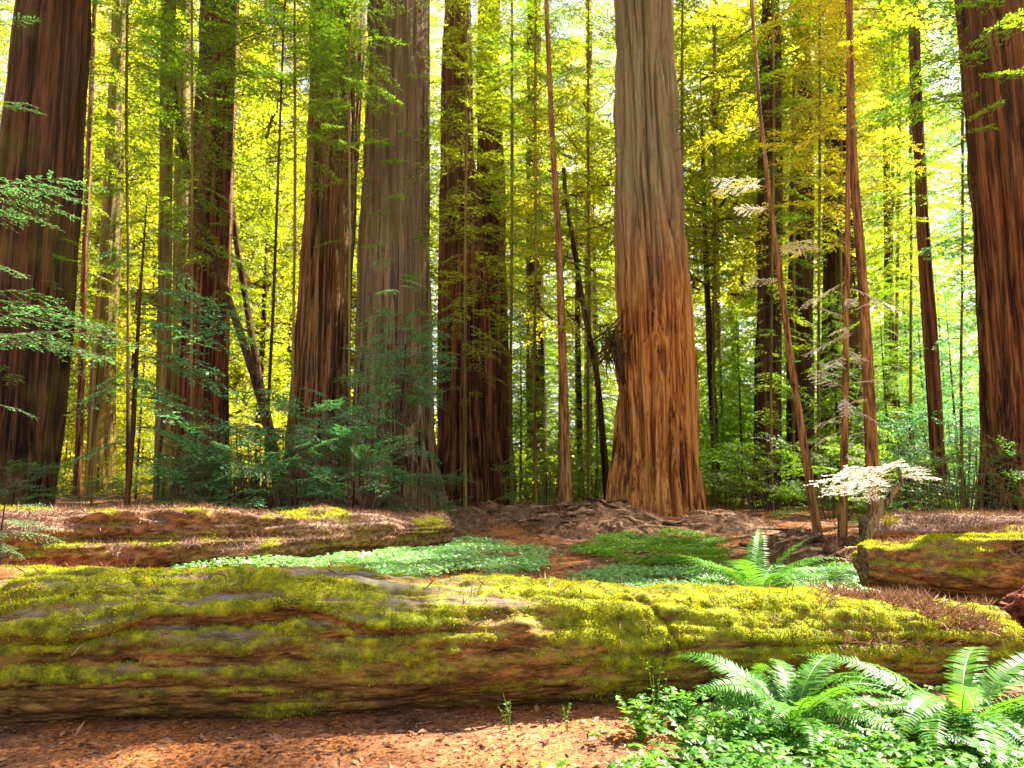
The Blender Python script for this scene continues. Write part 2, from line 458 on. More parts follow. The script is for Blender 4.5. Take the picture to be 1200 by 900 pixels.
def make_tree(name, label, cat_, prof, D, bark, seg=64, nz=110, ridge=.03, spacing=.16, seed=1, top=10., boughs=None, leaf=None, group=None, twig=None, flute=.05, taper_end=False):
    rows = rows_from_photo(prof, D, top)
    if taper_end: rows[-1] = (*rows[-1][:3], .004)
    bx = np.interp(0, [0, 1], [rows[0][1], rows[1][1]]); by = rows[0][2]; bz = float(G(bx, by))
    t = thing(name, (bx, by, bz), label, cat_, group)
    rr = [(z - bz, x - bx, y - by, r) for z, x, y, r in rows]
    v, q = trunk_geo(rr, seg, nz, ridge, seed, spacing, flute)
    link('trunk', mesh_from('trunk', v, q), bark, t)
    A = np.array(sorted(rr))
    def axis(z): return np.array([np.interp(z, A[:, 0], A[:, 1]), np.interp(z, A[:, 0], A[:, 2]), z]), np.interp(z, A[:, 0], A[:, 3])
    zlo, zhi = 1.5, min(A[-1, 0] - 1, 17)
    if seg < 200 and D < 30:
        rng = np.random.default_rng(seed + 900); dt = []
        for _ in range(14 if seg > 40 else 9):
            p, r = axis(rng.uniform(zlo, zhi)); a = rng.uniform(pi * .9, pi * 2.1) if rng.random() < .6 else rng.choice([0, pi]) + rng.normal(0, .4)
            p = p + np.array([cos(a), sin(a), 0]) * r * .85
            dt += [place((THIN2[rng.integers(4)][1],), p, a, rng.uniform(-.5, .15), rng.normal(0, .5), rng.uniform(.35, 1.3) / 2)[0]]
        link('dead_twigs', quads_mesh('dead_twigs', np.concatenate(dt)), [TWIG], t)
    if boughs:
        out = boughs(axis, bz)
        link('crown', quads_mesh('crown', *cat(out)), [leaf, twig or TWIG], t)
    return t, axis

def zz(py, D):   # world height of a photo row at distance D
    return P(600, py, D)[0][2]

def ring(D, py0, py1, n, l0, l1, T, seed, az=(0, 2 * pi), pitch=(-.3, .2), extra=None):
    """boughs up a stem between two photo rows; lengths in metres (l0 low, l1 high)"""
    def f(axis, bz):
        rng = np.random.default_rng(seed); out = []
        za, zb = zz(py0, D) - bz, zz(py1, D) - bz
        n2 = int(n * 1.7)
        for i in range(n2):
            u = (i + rng.random()) / n2
            p, r = axis(za + (zb - za) * u)
            a = rng.uniform(*az)
            p = p + np.array([cos(a), sin(a), 0]) * r * .8
            ln = (l0 + (l1 - l0) * u) * rng.uniform(.5, 1.25)
            out.append(place(T[rng.integers(len(T))], p, a, rng.uniform(*pitch), rng.normal(0, .22), ln / 2.0))
        if extra:
            for (px, py, a, ln, pit, TT) in extra:
                z = zz(py, D) - bz
                p, r = axis(z); a = radians(a)
                p = p + np.array([cos(a), sin(a), 0]) * r * .85
                out.append(place(TT[rng.integers(len(TT))], p, a, pit, rng.normal(0, .15), ln / 2.0))
        return out
    return f

CANOPY = lambda D, seed, n=26, l=5.0, lo=-150, hi=-620: ring(D, lo, hi, n, l, l * .8, WIDE2, seed)
def both(*fs):
    def f(axis, bz):
        r = []
        for g in fs: r += g(axis, bz)
        return r
    return f

FRONT = (radians(180), radians(360))        # azimuths that face the camera
# --- the big left redwood
make_tree('redwood_tree', 'thick dark leaning redwood trunk at the left edge of the photo, behind drooping hemlock boughs', 'tree',
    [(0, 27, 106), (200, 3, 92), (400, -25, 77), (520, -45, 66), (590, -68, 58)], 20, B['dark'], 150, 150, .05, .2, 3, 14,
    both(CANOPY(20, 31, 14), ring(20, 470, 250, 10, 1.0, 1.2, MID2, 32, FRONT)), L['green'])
make_tree('redwood_tree', 'slim straight brown trunk between the two thick trunks at the left', 'tree',
    [(0, 189, 206), (300, 186, 201), (590, 180, 201)], 24, B['olive'], 32, 90, .012, .08, 4, 10,
    ring(24, 380, -150, 34, 1.8, 2.4, MID2, 33), L['green'])
make_tree('redwood_tree', 'yellowish sunlit trunk just right of the slim straight trunk at left', 'tree',
    [(0, 206, 224), (300, 203, 221), (590, 198, 222)], 33, B['olive'], 32, 80, .02, .15, 5, 10,
    ring(33, 420, -150, 26, 1.6, 2.6, MID2, 34), L['lime'])
make_tree('redwood_tree', 'mid-sized red-brown redwood with leafy sprouts climbing its right side, left of the huckleberry thicket', 'tree',
    [(0, 235, 279), (100, 232, 277), (250, 222, 272), (400, 213, 267), (480, 211, 266), (590, 203, 271)], 26, B['red'], 96, 120, .04, .18, 6, 14,
    both(ring(26, 470, -120, 46, .9, 3.0, MID2, 35, (radians(200), radians(400))), CANOPY(26, 36, 12)), L['green'])
make_tree('leaning_tree', 'thin curved dark stem leaning against the mid-sized red-brown redwood', 'tree',
    [(60, 196, 203), (109, 198, 206), (194, 214, 222), (290, 243, 251), (400, 280, 290), (480, 305, 318), (590, 322, 338)], 24.2, B['dark'], 20, 70, .006, .06, 7, 3,
    ring(24.2, 420, 60, 22, .9, 1.4, MID2, 37), L['lime'])
make_tree('leaning_tree', 'thin mossy stem slanting beside the huckleberry thicket, right of the mid-sized redwood', 'tree',
    [(180, 259, 266), (300, 276, 284), (400, 292, 300), (480, 306, 315), (590, 324, 336)], 27.5, B['dark'], 20, 60, .006, .06, 8, 3,
    ring(27.5, 450, 160, 18, .7, 1.2, MID2, 38), L['lime'])
make_tree('redwood_tree', 'thick straight redwood, left one of the close pair behind the huckleberry thicket', 'tree',
    [(0, 366, 428), (175, 361, 421), (300, 352, 415), (432, 341, 410), (520, 335, 411), (590, 326, 415)], 27, B['warm'], 140, 150, .05, .2, 9, 14,
    both(CANOPY(27, 39, 14), ring(27, 200, -80, 14, 1.4, 2.4, MID2, 40, (radians(190), radians(350)), extra=[
        (0, 95, 250, 2.6, 0, MID2), (0, 85, 290, 2.8, .05, MID2), (0, 165, 285, 1.8, -.1, MID2), (0, 60, 235, 2.6, .0, MID2), (0, 30, 300, 2.4, 0, MID2)])), L['green'])
make_tree('redwood_tree', 'thick redwood with pale grey right side, right one of the close pair behind the thicket', 'tree',
    [(0, 430, 503), (175, 428, 504), (300, 420, 505), (420, 415, 507), (500, 412, 511), (590, 400, 521)], 25, B['grey'], 150, 160, .05, .2, 10, 14,
    both(CANOPY(25, 41, 14), ring(25, 420, 40, 16, 1.2, 2.0, MID2, 42, (radians(200), radians(340)), extra=[
        (0, 90, 215, 2.2, 0, MID2), (0, 225, 230, 2.2, -.1, MID2), (0, 190, 260, 2.2, -.1, MID2)])), L['green'])
make_tree('redwood_tree', 'tall redwood beside the white sky slit, sprouts low on its reddish trunk', 'tree',
    [(0, 518, 553), (175, 515, 556), (250, 514, 566), (350, 513, 574), (480, 512, 580), (590, 508, 586)], 30, B['red'], 130, 150, .05, .22, 12, 14,
    both(CANOPY(30, 43, 12), ring(30, 470, 40, 50, 1.1, 2.4, MID2, 44, (radians(230), radians(400)))), L['lime'])
make_tree('redwood_tree', 'redwood trunk fused behind the reddish one, with a dark burl at its right foot', 'tree',
    [(0, 560, 586), (175, 558, 590), (300, 557, 596), (480, 556, 598), (535, 556, 605), (560, 556, 609), (600, 552, 604)], 31, B['red'], 100, 150, .06, .22, 13, 14,
    both(ring(31, 400, -60, 40, 1.4, 2.8, MID2, 45, (radians(250), radians(420)))), L['green'])
make_tree('redwood_tree', 'medium leaf-screened trunk in the gap left of the slim curved sapling', 'tree',
    [(0, 618, 634), (300, 615, 637), (500, 616, 642), (590, 612, 652)], 38, B['dark'], 48, 100, .04, .2, 14, 14,
    both(ring(38, 520, -80, 60, 1.6, 3.2, MID2, 46)), L['green'])
make_tree('sapling_tree', 'slim reddish sapling, gently bowed, left of the biggest central trunk', 'tree',
    [(0, 637.5, 642.5), (150, 643, 650), (300, 651, 660), (450, 655, 666), (600, 655, 671)], 22, B['slim'], 24, 90, .006, .05, 15, 5,
    ring(22, 400, -160, 34, 1.2, 2.4, MID2, 47), L['lime'])
make_tree('sapling_tree', 'thin dark crooked stem beside the left flank of the biggest trunk', 'tree',
    [(228, 660, 665), (300, 671, 677), (380, 684, 691), (440, 697, 704), (600, 708, 718)], 26, B['dark'], 16, 70, .004, .05, 16, 1,
    ring(26, 460, 230, 14, .9, 1.5, MID2, 48), L['green'])
make_tree('redwood_tree', 'slender far trunk seen between the bowed sapling and the biggest trunk', 'tree',
    [(0, 686, 694), (300, 685, 695), (600, 683, 698)], 42, B['olive'], 24, 60, .02, .15, 17, 10,
    ring(42, 480, -120, 50, 1.6, 3.4, MID2, 49), L['green'])
# --- the biggest trunk
make_tree('redwood_tree', 'biggest central redwood, orange-brown furrowed bark turning grey higher up', 'tree',
    [(0, 719, 791), (150, 720, 798), (300, 722, 808), (400, 722, 814), (500, 720, 819), (560, 717, 824), (595, 713, 828), (615, 706, 834)], 24, B['main'], 420, 260, .11, .24, 18, 14,
    both(CANOPY(24, 50, 16), ring(24, 330, 150, 0, 1, 1, MID2, 51, extra=[
        (0, 160, 330, 1.9, .05, FINE), (0, 185, 320, 2.0, -.05, FINE), (0, 215, 335, 2.2, .0, FINE), (0, 250, 340, 1.6, -.1, FINE), (0, 150, 300, 1.6, 0, FINE)])), L['lime'], flute=.004)
tm = [o for o in S.objects if o.get('label', '').startswith('biggest central redwood')][0]
rng = np.random.default_rng(77); st_ = []
for k in range(60):
    p = P(rng.normal(722, 5), rng.normal(398, 12), 23.2)[0]; l_ = rng.uniform(.3, 1.2)
    e = p + np.array([rng.normal(-.12, .2), rng.normal(-.1, .15), -l_]); m_ = (p + e) / 2 + np.array([rng.normal(-.16, .1), -.1, .1])
    st_.append(tube_quads(np.stack([p, m_, e]) - np.array(tm.location), np.array([.03, .035, .006]) * rng.uniform(.5, 1.5), 4))
link('hanging_bark', quads_mesh('hanging_bark', np.concatenate(st_)), [B['dark']], tm)['label'] = 'clump of torn bark strips hanging on the left side'
# --- right side
make_tree('redwood_tree', 'pale mossy far trunk just right of the biggest trunk', 'tree',
    [(0, 834, 842), (300, 834, 844), (610, 832, 848)], 40, B['olive'], 24, 60, .02, .15, 19, 10,
    ring(40, 500, -120, 46, 1.6, 3.2, MID2, 52), L['lime'])
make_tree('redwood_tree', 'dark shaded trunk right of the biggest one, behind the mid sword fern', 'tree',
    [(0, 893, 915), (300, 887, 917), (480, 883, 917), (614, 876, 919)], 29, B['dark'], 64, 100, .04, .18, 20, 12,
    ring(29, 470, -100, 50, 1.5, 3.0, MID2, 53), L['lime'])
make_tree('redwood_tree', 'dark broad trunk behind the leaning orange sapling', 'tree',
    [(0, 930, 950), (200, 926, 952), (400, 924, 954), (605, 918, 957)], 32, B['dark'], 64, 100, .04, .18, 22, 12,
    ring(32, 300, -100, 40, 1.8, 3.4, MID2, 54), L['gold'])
make_tree('redwood_tree', 'dark broad trunk behind the white sunlit twigs', 'tree',
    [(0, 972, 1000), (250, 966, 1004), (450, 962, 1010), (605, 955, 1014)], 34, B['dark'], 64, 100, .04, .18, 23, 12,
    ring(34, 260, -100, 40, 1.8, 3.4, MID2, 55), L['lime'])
t14, ax14 = make_tree('sapling_tree', 'slim orange sapling leaning left, with bright yellow boughs', 'tree',
    [(140, 889, 893.5), (300, 907, 914), (450, 926, 935), (600, 949, 960)], 16, B['slim'], 20, 80, .004, .04, 24, 3,
    ring(16, 330, 20, 14, 1.0, 1.7, MID2, 56, (radians(60), radians(330)), (-.2, .15)), L['yellow'])
make_tree('sapling_tree', 'slim orange stem hung with bare white sunlit twigs', 'tree',
    [(60, 993, 997), (300, 990, 997), (450, 987, 995), (600, 982, 993)], 15, B['slim'], 20, 80, .004, .04, 25, 2,
    both(ring(15, 560, 330, 17, .5, .8, WHITE, 57, (radians(100), radians(420)), (-.7, .6))), L['pale'], twig=TWIGP)
t16, ax16 = make_tree('sapling_tree', 'straight orange-brown young conifer with tiered golden boughs, right of the white twigs', 'tree',
    [(20, 994, 1000), (140, 993, 1002), (200, 995, 1005), (300, 1004, 1014), (450, 1011, 1025), (600, 1016, 1031)], 15, B['slim'], 24, 90, .006, .04, 26, 4,
    ring(15, 230, -140, 34, 1.0, 1.9, MID2, 58, (0, 2 * pi), (-.22, .12)), L['gold'])
def sprays(t, ax, D, items, seed):
    rng = np.random.default_rng(seed); out = []
    for py, az, ln, k in items:
        for m in range(k):
            p, r = ax(zz(py + rng.normal(0, 6), D) - t.location.z)
            out.append(place(WHITE[rng.integers(3)], p, radians(az + rng.normal(0, 16)), rng.uniform(-.1, .2), rng.normal(0, .25), ln * rng.uniform(.7, 1.15) / 2))
    link('sunlit_sprays', quads_mesh('sunlit_sprays', *cat(out)), [L['pale'], TWIGP], t)['label'] = 'sprays painted sunlit white'  # the sunlit white is in the leaf and twig colour
sprays(t14, ax14, 16, [(292, 5, .9, 4), (240, 180, 1.0, 2), (215, 190, 1.1, 2), (330, 175, .8, 1)], 502)
make_tree('redwood_tree', 'reddish upright trunk between the golden young conifer and the right edge redwood', 'tree',
    [(0, 1064, 1078), (120, 1067, 1080), (300, 1076, 1091), (450, 1086, 1102), (605, 1094, 1114)], 22, B['red'], 40, 90, .014, .1, 27, 8,
    ring(22, 360, -140, 44, 1.6, 2.8, MID2, 59), L['lime'])
make_tree('redwood_tree', 'thin dark trunk in the green thicket right of the golden young conifer', 'tree',
    [(0, 1030, 1040), (300, 1036, 1046), (605, 1038, 1054)], 30, B['dark'], 24, 70, .015, .1, 28, 8,
    ring(30, 560, -100, 56, 1.4, 2.8, MID2, 60), L['green'])
make_tree('redwood_tree', 'massive red-brown redwood cut by the right edge of the photo', 'tree',
    [(0, 1124, 1208), (100, 1132, 1216), (200, 1140, 1226), (300, 1147, 1236), (450, 1155, 1252), (560, 1156, 1262), (612, 1144, 1275)], 20, B['red'], 150, 150, .055, .2, 29, 14,
    both(ring(20, 300, -60, 16, 1.6, 2.6, MID2, 62, (radians(120), radians(330)), extra=[
        (0, 100, 190, 3.0, .05, MID2), (0, 60, 200, 3.2, .1, MID2), (0, 115, 170, 3.2, 0, MID2), (0, 20, 215, 3.0, .1, MID2)] + [(0, y_, a_, l_, .05, MID2) for y_, a_, l_ in ((5, 180, 3.4), (40, 230, 2.6), (75, 250, 2.6), (95, 215, 3.0), (20, 260, 2.6), (55, 275, 2.4), (120, 240, 2.2), (130, 200, 2.6), (-20, 220, 3.2), (-10, 250, 2.8), (80, 190, 3.4), (30, 195, 3.4), (150, 225, 2.0))] + [])), L['green'])
for px_, D_, lf_, sd_, py0_, lb_ in [(838, 31, 'yellow', 101, 320, 'thin yellow hemlock right of the biggest trunk, boughs high above the sword fern'),
    (960, 27, 'gold', 103, 300, 'thin golden hemlock between the leaning orange sapling and the white twigs'),
    (1052, 28, 'lime', 104, 380, 'thin lime hemlock left of the reddish upright trunk'),
    (690, 28, 'lime', 106, 330, 'thin lime hemlock close to the left side of the biggest trunk'),
    (225, 21, 'green', 112, 300, 'thin green hemlock in front of the red-brown redwood'),
    (345, 22, 'green', 113, 210, 'thin green hemlock left of the close pair, sprays only high up'),
    (545, 24, 'lime', 114, 430, 'thin lime hemlock in front of the reddish trunk by the sky slit'),
    (628, 25, 'green', 116, 540, 'thin green hemlock before the leaf-screened medium trunk'),
    (905, 26, 'green', 119, 500, 'thin green hemlock before the dark shaded trunk'),
    (1068, 25, 'green', 121, 560, 'thin green hemlock left beside the reddish upright trunk'),
    (1128, 22, 'teal', 122, 570, 'thin blue-green hemlock left beside the right-edge redwood'),
    (800, 29, 'lime', 131, 300, 'thin lime hemlock nearest the right flank of the biggest trunk, leafy only high up'),
    (930, 30, 'yellow', 132, 250, 'thin yellow hemlock before the dark broad trunks, leafy only high up'),
    (985, 31, 'gold', 133, 230, 'thin golden hemlock between the two dark broad trunks, leafy only high up'),
    (1045, 29, 'yellow', 134, 210, 'thin yellow hemlock leafy only high up, left of the reddish upright trunk'),
    (150, 22, 'green', 135, 230, 'thin dark-sprayed hemlock left of the slim straight trunk'),
    (410, 21, 'green', 136, 150, 'thin green hemlock between the close pair, leafy only near the top'),
    (600, 27, 'lime', 107, 360, 'thin lime hemlock before the fused redwood trunks')]:
    make_tree('hemlock_tree', lb_, 'tree', [(-60, px_ - 1.2, px_ + 1.2), (150, px_ - 2 + sd_ % 5 - 2, px_ + 2 + sd_ % 5 - 2), (300, px_ - 1.7, px_ + 1.7), (450, px_ - 2.0 - sd_ % 3, px_ + 2.0 - sd_ % 3), (600, px_ - 2.5, px_ + 2.5)], D_, B['olive'], 16, 60, .004, .05, sd_, 3,
        ring(D_, py0_, -150, 62, 1.4, 2.6, MID2, sd_), L[lf_], 'thin hemlocks among the redwoods')
# --- left background
make_tree('redwood_tree', 'far trunk screened by leaves, right of the thick left-edge trunk', 'tree',
    [(0, 132, 150), (300, 117, 141), (450, 106, 134), (590, 98, 135)], 30, B['olive'], 48, 90, .03, .16, 63, 10,
    ring(30, 480, -100, 40, 1.6, 3.0, MID2, 64), L['lime'])
make_tree('redwood_tree', 'slender reddish far stem close beside the thick left-edge trunk', 'tree',
    [(0, 108, 114), (300, 96, 103), (590, 86, 96)], 28, B['red'], 24, 60, .01, .1, 65, 8,
    ring(28, 420, 0, 26, 1.2, 2.2, MID2, 66), L['lime'])

# ------------------------------------------------------------------ background trees sharing crowns
STEM = {}
rs = np.random.default_rng(3)
def stem_mesh(kind):
    if kind not in STEM:
        H, r = {'tall': (42, .45), 'young': (11.5, .09), 'broad': (15, .16), 'high': (17, .17), 'shrub': (1.4, .02)}[kind]
        rows = [(-.6, 0, 0, r * 1.25), (.6, 0, 0, r), (H * .5, .02 * H * .3, 0, r * .7), (H, .02 * H * .2, 0, r * .12)]
        v, q = trunk_geo(rows, 20, 60, r * .06, 77, max(.06, r * .4))
        STEM[kind] = mesh_from('stem', v, q)
    return STEM[kind]

GRP = {'L': 'backlit trees behind the left trunks', 'C': 'trees beyond the central trunks', 'R': 'trees beyond the right-hand trunks'}
def bg(name, px, D, kind, leaf, sc, label, group=None, bark='olive', zs=1.0, part='trunk'):
    x = X(px, D); z = float(G(x, D))
    t = thing(name, (x, D, z), label, 'shrub' if kind == 'shrub' else 'tree', group)
    a = rs.uniform(0, 2 * pi)
    for nm, me, mt in ((part, stem_mesh(kind), [B[bark]]), ('crown' if kind != 'shrub' else 'foliage', CROWN['%s%d' % (kind, rs.integers(2 if kind == 'high' else 3))], [L[leaf], TWIG])):
        o = link(nm, me, mt, t); o.scale = (sc, sc, sc * zs); o.rotation_euler = (0, 0, a)
    return t

far = {'L': ('conifer_tree', 'far conifer glowing yellow in the backlight behind the left-hand trunks'),
       'C': ('conifer_tree', 'far green conifer beyond the gap left of the biggest trunk'),
       'R': ('conifer_tree', 'far green conifer beyond the saplings on the right-hand side')}
def farset(key, items):
    for px, D, lf, sc in items:
        bg(far[key][0], px, D, 'tall', lf, sc, far[key][1], GRP[key], 'olive')
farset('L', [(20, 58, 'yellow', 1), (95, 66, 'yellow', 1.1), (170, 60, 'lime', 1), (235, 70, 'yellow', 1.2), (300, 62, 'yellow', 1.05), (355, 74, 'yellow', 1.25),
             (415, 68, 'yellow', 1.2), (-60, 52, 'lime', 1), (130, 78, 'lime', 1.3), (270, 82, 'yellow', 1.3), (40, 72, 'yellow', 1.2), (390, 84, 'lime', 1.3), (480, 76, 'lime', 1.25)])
farset('C', [(565, 84, 'lime', 1.3), (620, 76, 'lime', 1.2), (700, 86, 'lime', 1.3)])
farset('R', [(800, 80, 'lime', 1.3), (870, 70, 'lime', 1.2), (930, 84, 'lime', 1.3), (1010, 74, 'green', 1.3), (1080, 64, 'green', 1.1), (1190, 56, 'green', 1.0)])

bl = 'maple_tree'
for px, D, lf, sc, lb in [
    (60, 34, 'lime', 1.15, 'lime-leaved maple behind the thick left-edge trunk'),
    (150, 38, 'yellow', 1.2, 'yellow-leaved maple showing between the left-edge trunk and the slim straight trunk'),
    (300, 36, 'lime', 1.15, 'lime-leaved maple in the gap between the red-brown redwood and the close pair'),
    (335, 56, 'yellow', 1.6, 'taller yellow maple farther back, left of the close pair of redwoods'),
    (240, 52, 'lime', 1.3, 'lime-leaved maple behind the mid-sized red-brown redwood'),
    (590, 58, 'lime', 1.6, 'lime-leaved maple behind the fused redwood trunks'),
    (680, 34, 'yellow', 1.0, 'yellow maple crown left of the biggest trunk'),
    (840, 32, 'lime', 1.2, 'lime maple crown right of the biggest trunk'),
    (900, 38, 'yellow', 1.3, 'yellow maple behind the dark shaded trunk'),
    (1000, 36, 'lime', 1.2, 'lime-leaved maple behind the golden young conifer')]:
    bg(bl, px, D, 'high' if px > 580 else 'broad', lf, sc, lb, 'maples among the redwoods', 'dark')
yl = 'hemlock_sapling'
for px, D, lf, sc, lb in [
    (610, 33, 'green', .75, 'young green hemlock left of the slim bowed sapling'),
    (640, 44, 'green', 1.0, 'taller green hemlock behind the slim bowed sapling'),
    (700, 36, 'green', .8, 'young green hemlock beside the left flank of the biggest trunk'),
    (850, 34, 'lime', .8, 'young lime-green hemlock right of the biggest trunk'),
    (870, 42, 'green', 1.0, 'taller green hemlock behind the dark shaded trunk'),
    (1045, 26, 'green', .65, 'young green hemlock between the golden conifer and the reddish trunk'),
    (1075, 33, 'deep', .9, 'dark green hemlock behind the reddish upright trunk'),
    (1125, 27, 'teal', .72, 'blue-green hemlock beside the right-edge redwood'),
    (1115, 38, 'teal', 1.1, 'tall blue-green hemlock behind the right-edge redwood'),
    (1230, 24, 'green', .8, 'green hemlock behind the right-edge redwood, cut by the frame'),
    (1060, 29, 'green', .9, 'green hemlock just left of the reddish upright trunk'),
    (985, 29, 'green', .8, 'green hemlock behind the slim stem with white twigs'),
    (870, 31, 'green', .7, 'green hemlock left beside the dark shaded trunk'),
    (655, 30, 'lime', .7, 'lime hemlock directly behind the slim bowed sapling'),
    (1090, 30, 'teal', .8, 'blue-green hemlock right beside the reddish upright trunk'),
    (1030, 38, 'green', 1.0, 'green hemlock behind the thin dark trunk in the thicket'),
    (795, 40, 'lime', 1.0, 'lime hemlock directly behind the right flank of the biggest trunk'),
    (675, 52, 'lime', 1.2, 'far lime hemlock between the bowed sapling and the biggest trunk'),
    (160, 27, 'lime', .55, 'small lime hemlock at the foot of the slim straight trunk'),
    (25, 30, 'lime', .8, 'small lime hemlock behind the left-edge trunk'),
    (930, 40, 'green', .9, 'green hemlock behind the leaning orange sapling')]:
    bg(yl, px, D, 'young', lf, sc, lb, 'young hemlocks of the understory', 'dark')

# unseen redwood added outside the right edge, crown placed to shade trail and log
px0 = np.array([9.6, 12.3, float(G(9.6, 12.3))])
t = thing('redwood_tree', px0, 'unseen redwood added outside the right edge to shade the trail and log', 'tree')
v, q = trunk_geo([(-.5, 0, 0, .3), (1, 0, 0, .24), (10, .05, 0, .18), (21, 0, 0, .02)], 40, 90, .015, 401, .08)
link('trunk', mesh_from('trunk', v, q), B['red'], t)
rng = np.random.default_rng(402)
link('crown', quads_mesh('crown', *cat(crown_conifer(rng, 14.8, 20.5, 80, 2.3, 1.6, MID2))), [L['green'], TWIG], t)

# distant wood, one mass
n = 95000
cx = RNG.uniform(-95, 95, 900); cz = RNG.uniform(0, 50, 900); cy = RNG.uniform(92, 128, 900)
ii = RNG.integers(0, 900, n)
pp = np.stack([cx[ii], cy[ii], cz[ii]], 1) + RNG.normal(0, 1, (n, 3)) * [3.2, 3, 1.6]
pp[:, 2] = np.maximum(pp[:, 2], .3) + 1.5
dd = RNG.normal(0, 1, (n, 3)); dd[:, 2] -= .4
nn_ = RNG.normal(0, .7, (n, 3)); nn_[:, 2] += .8
tag(link('distant_woods', quads_mesh('distant_woods', diamonds(pp, dd, nn_, RNG.uniform(.5, 1.2, n), RNG.uniform(.3, .6, n))), [L['lime']]),
    'far sunlit woods filling the gaps between the trunks', 'woods', kind='stuff')

def understory(name, label, x0, x1, y0, y1, h, n, leaf, ll, seed):
    rng = np.random.default_rng(seed)
    k = 420
    cx, cy = rng.uniform(x0, x1, k), rng.uniform(y0, y1, k); ch = h * rng.uniform(.25, 1, k) * (.5 + fbm(cx * .12, cy * .12, 0, seed, 2))
    i = rng.integers(0, k, n); u = rng.random(n) ** .6
    p = np.stack([cx[i], cy[i], 0 * u], 1) + np.concatenate([rng.normal(0, 1, (n, 2)) * (.95 - .45 * u[:, None]) * (.5 + h * .22), np.zeros((n, 1))], 1)
    p[:, 2] = G(p[:, 0], p[:, 1]) + .1 + u * ch[i]
    d = rng.normal(0, 1, (n, 3)); d[:, 2] = d[:, 2] * .5 - .2; nr = rng.normal(0, .6, (n, 3)); nr[:, 2] += 1
    q = diamonds(p, d, nr, ll * rng.uniform(.5, 1.3, n), ll * .6 * rng.uniform(.6, 1.2, n))
    c = np.array([(x0 + x1) / 2, (y0 + y1) / 2, 0])
    tag(link(name, quads_mesh(name, q - c), [L[leaf]], None, c), label, 'undergrowth', kind='stuff')
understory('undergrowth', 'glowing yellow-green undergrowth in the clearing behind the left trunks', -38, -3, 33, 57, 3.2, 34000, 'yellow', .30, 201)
understory('undergrowth', 'green undergrowth beyond the gap left of the biggest trunk', -4, 6, 34, 60, 2.6, 16000, 'lime', .28, 202)
understory('undergrowth', 'dense green undergrowth beyond the right-hand saplings', 6, 40, 31, 56, 8.0, 60000, 'green', .28, 203)

# ------------------------------------------------------------------ ground
def axis_pts(lo, hi, near, n): 
    u = np.linspace(-1, 1, n); return near + np.sign(u) * np.abs(u) ** 2.6 * np.where(u < 0, near - lo, hi - near)
gx = axis_pts(-260, 260, 0, 420); gy = axis_pts(-60, 400, 6, 420)
XX, YY = np.meshgrid(gx, gy)
gv = np.stack([XX, YY, G(XX, YY)], -1).reshape(-1, 3)
i, j = np.meshgrid(np.arange(419), np.arange(419), indexing='ij')
gq = np.stack([i * 420 + j, i * 420 + j + 1, (i + 1) * 420 + j + 1, (i + 1) * 420 + j], -1).reshape(-1, 4)
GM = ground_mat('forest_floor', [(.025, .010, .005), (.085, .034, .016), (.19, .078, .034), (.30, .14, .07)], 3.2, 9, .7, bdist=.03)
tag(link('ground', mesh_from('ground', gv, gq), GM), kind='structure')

def on_ground(x, y, dz=0): return np.stack([x, y, G(x, y) + dz], -1)

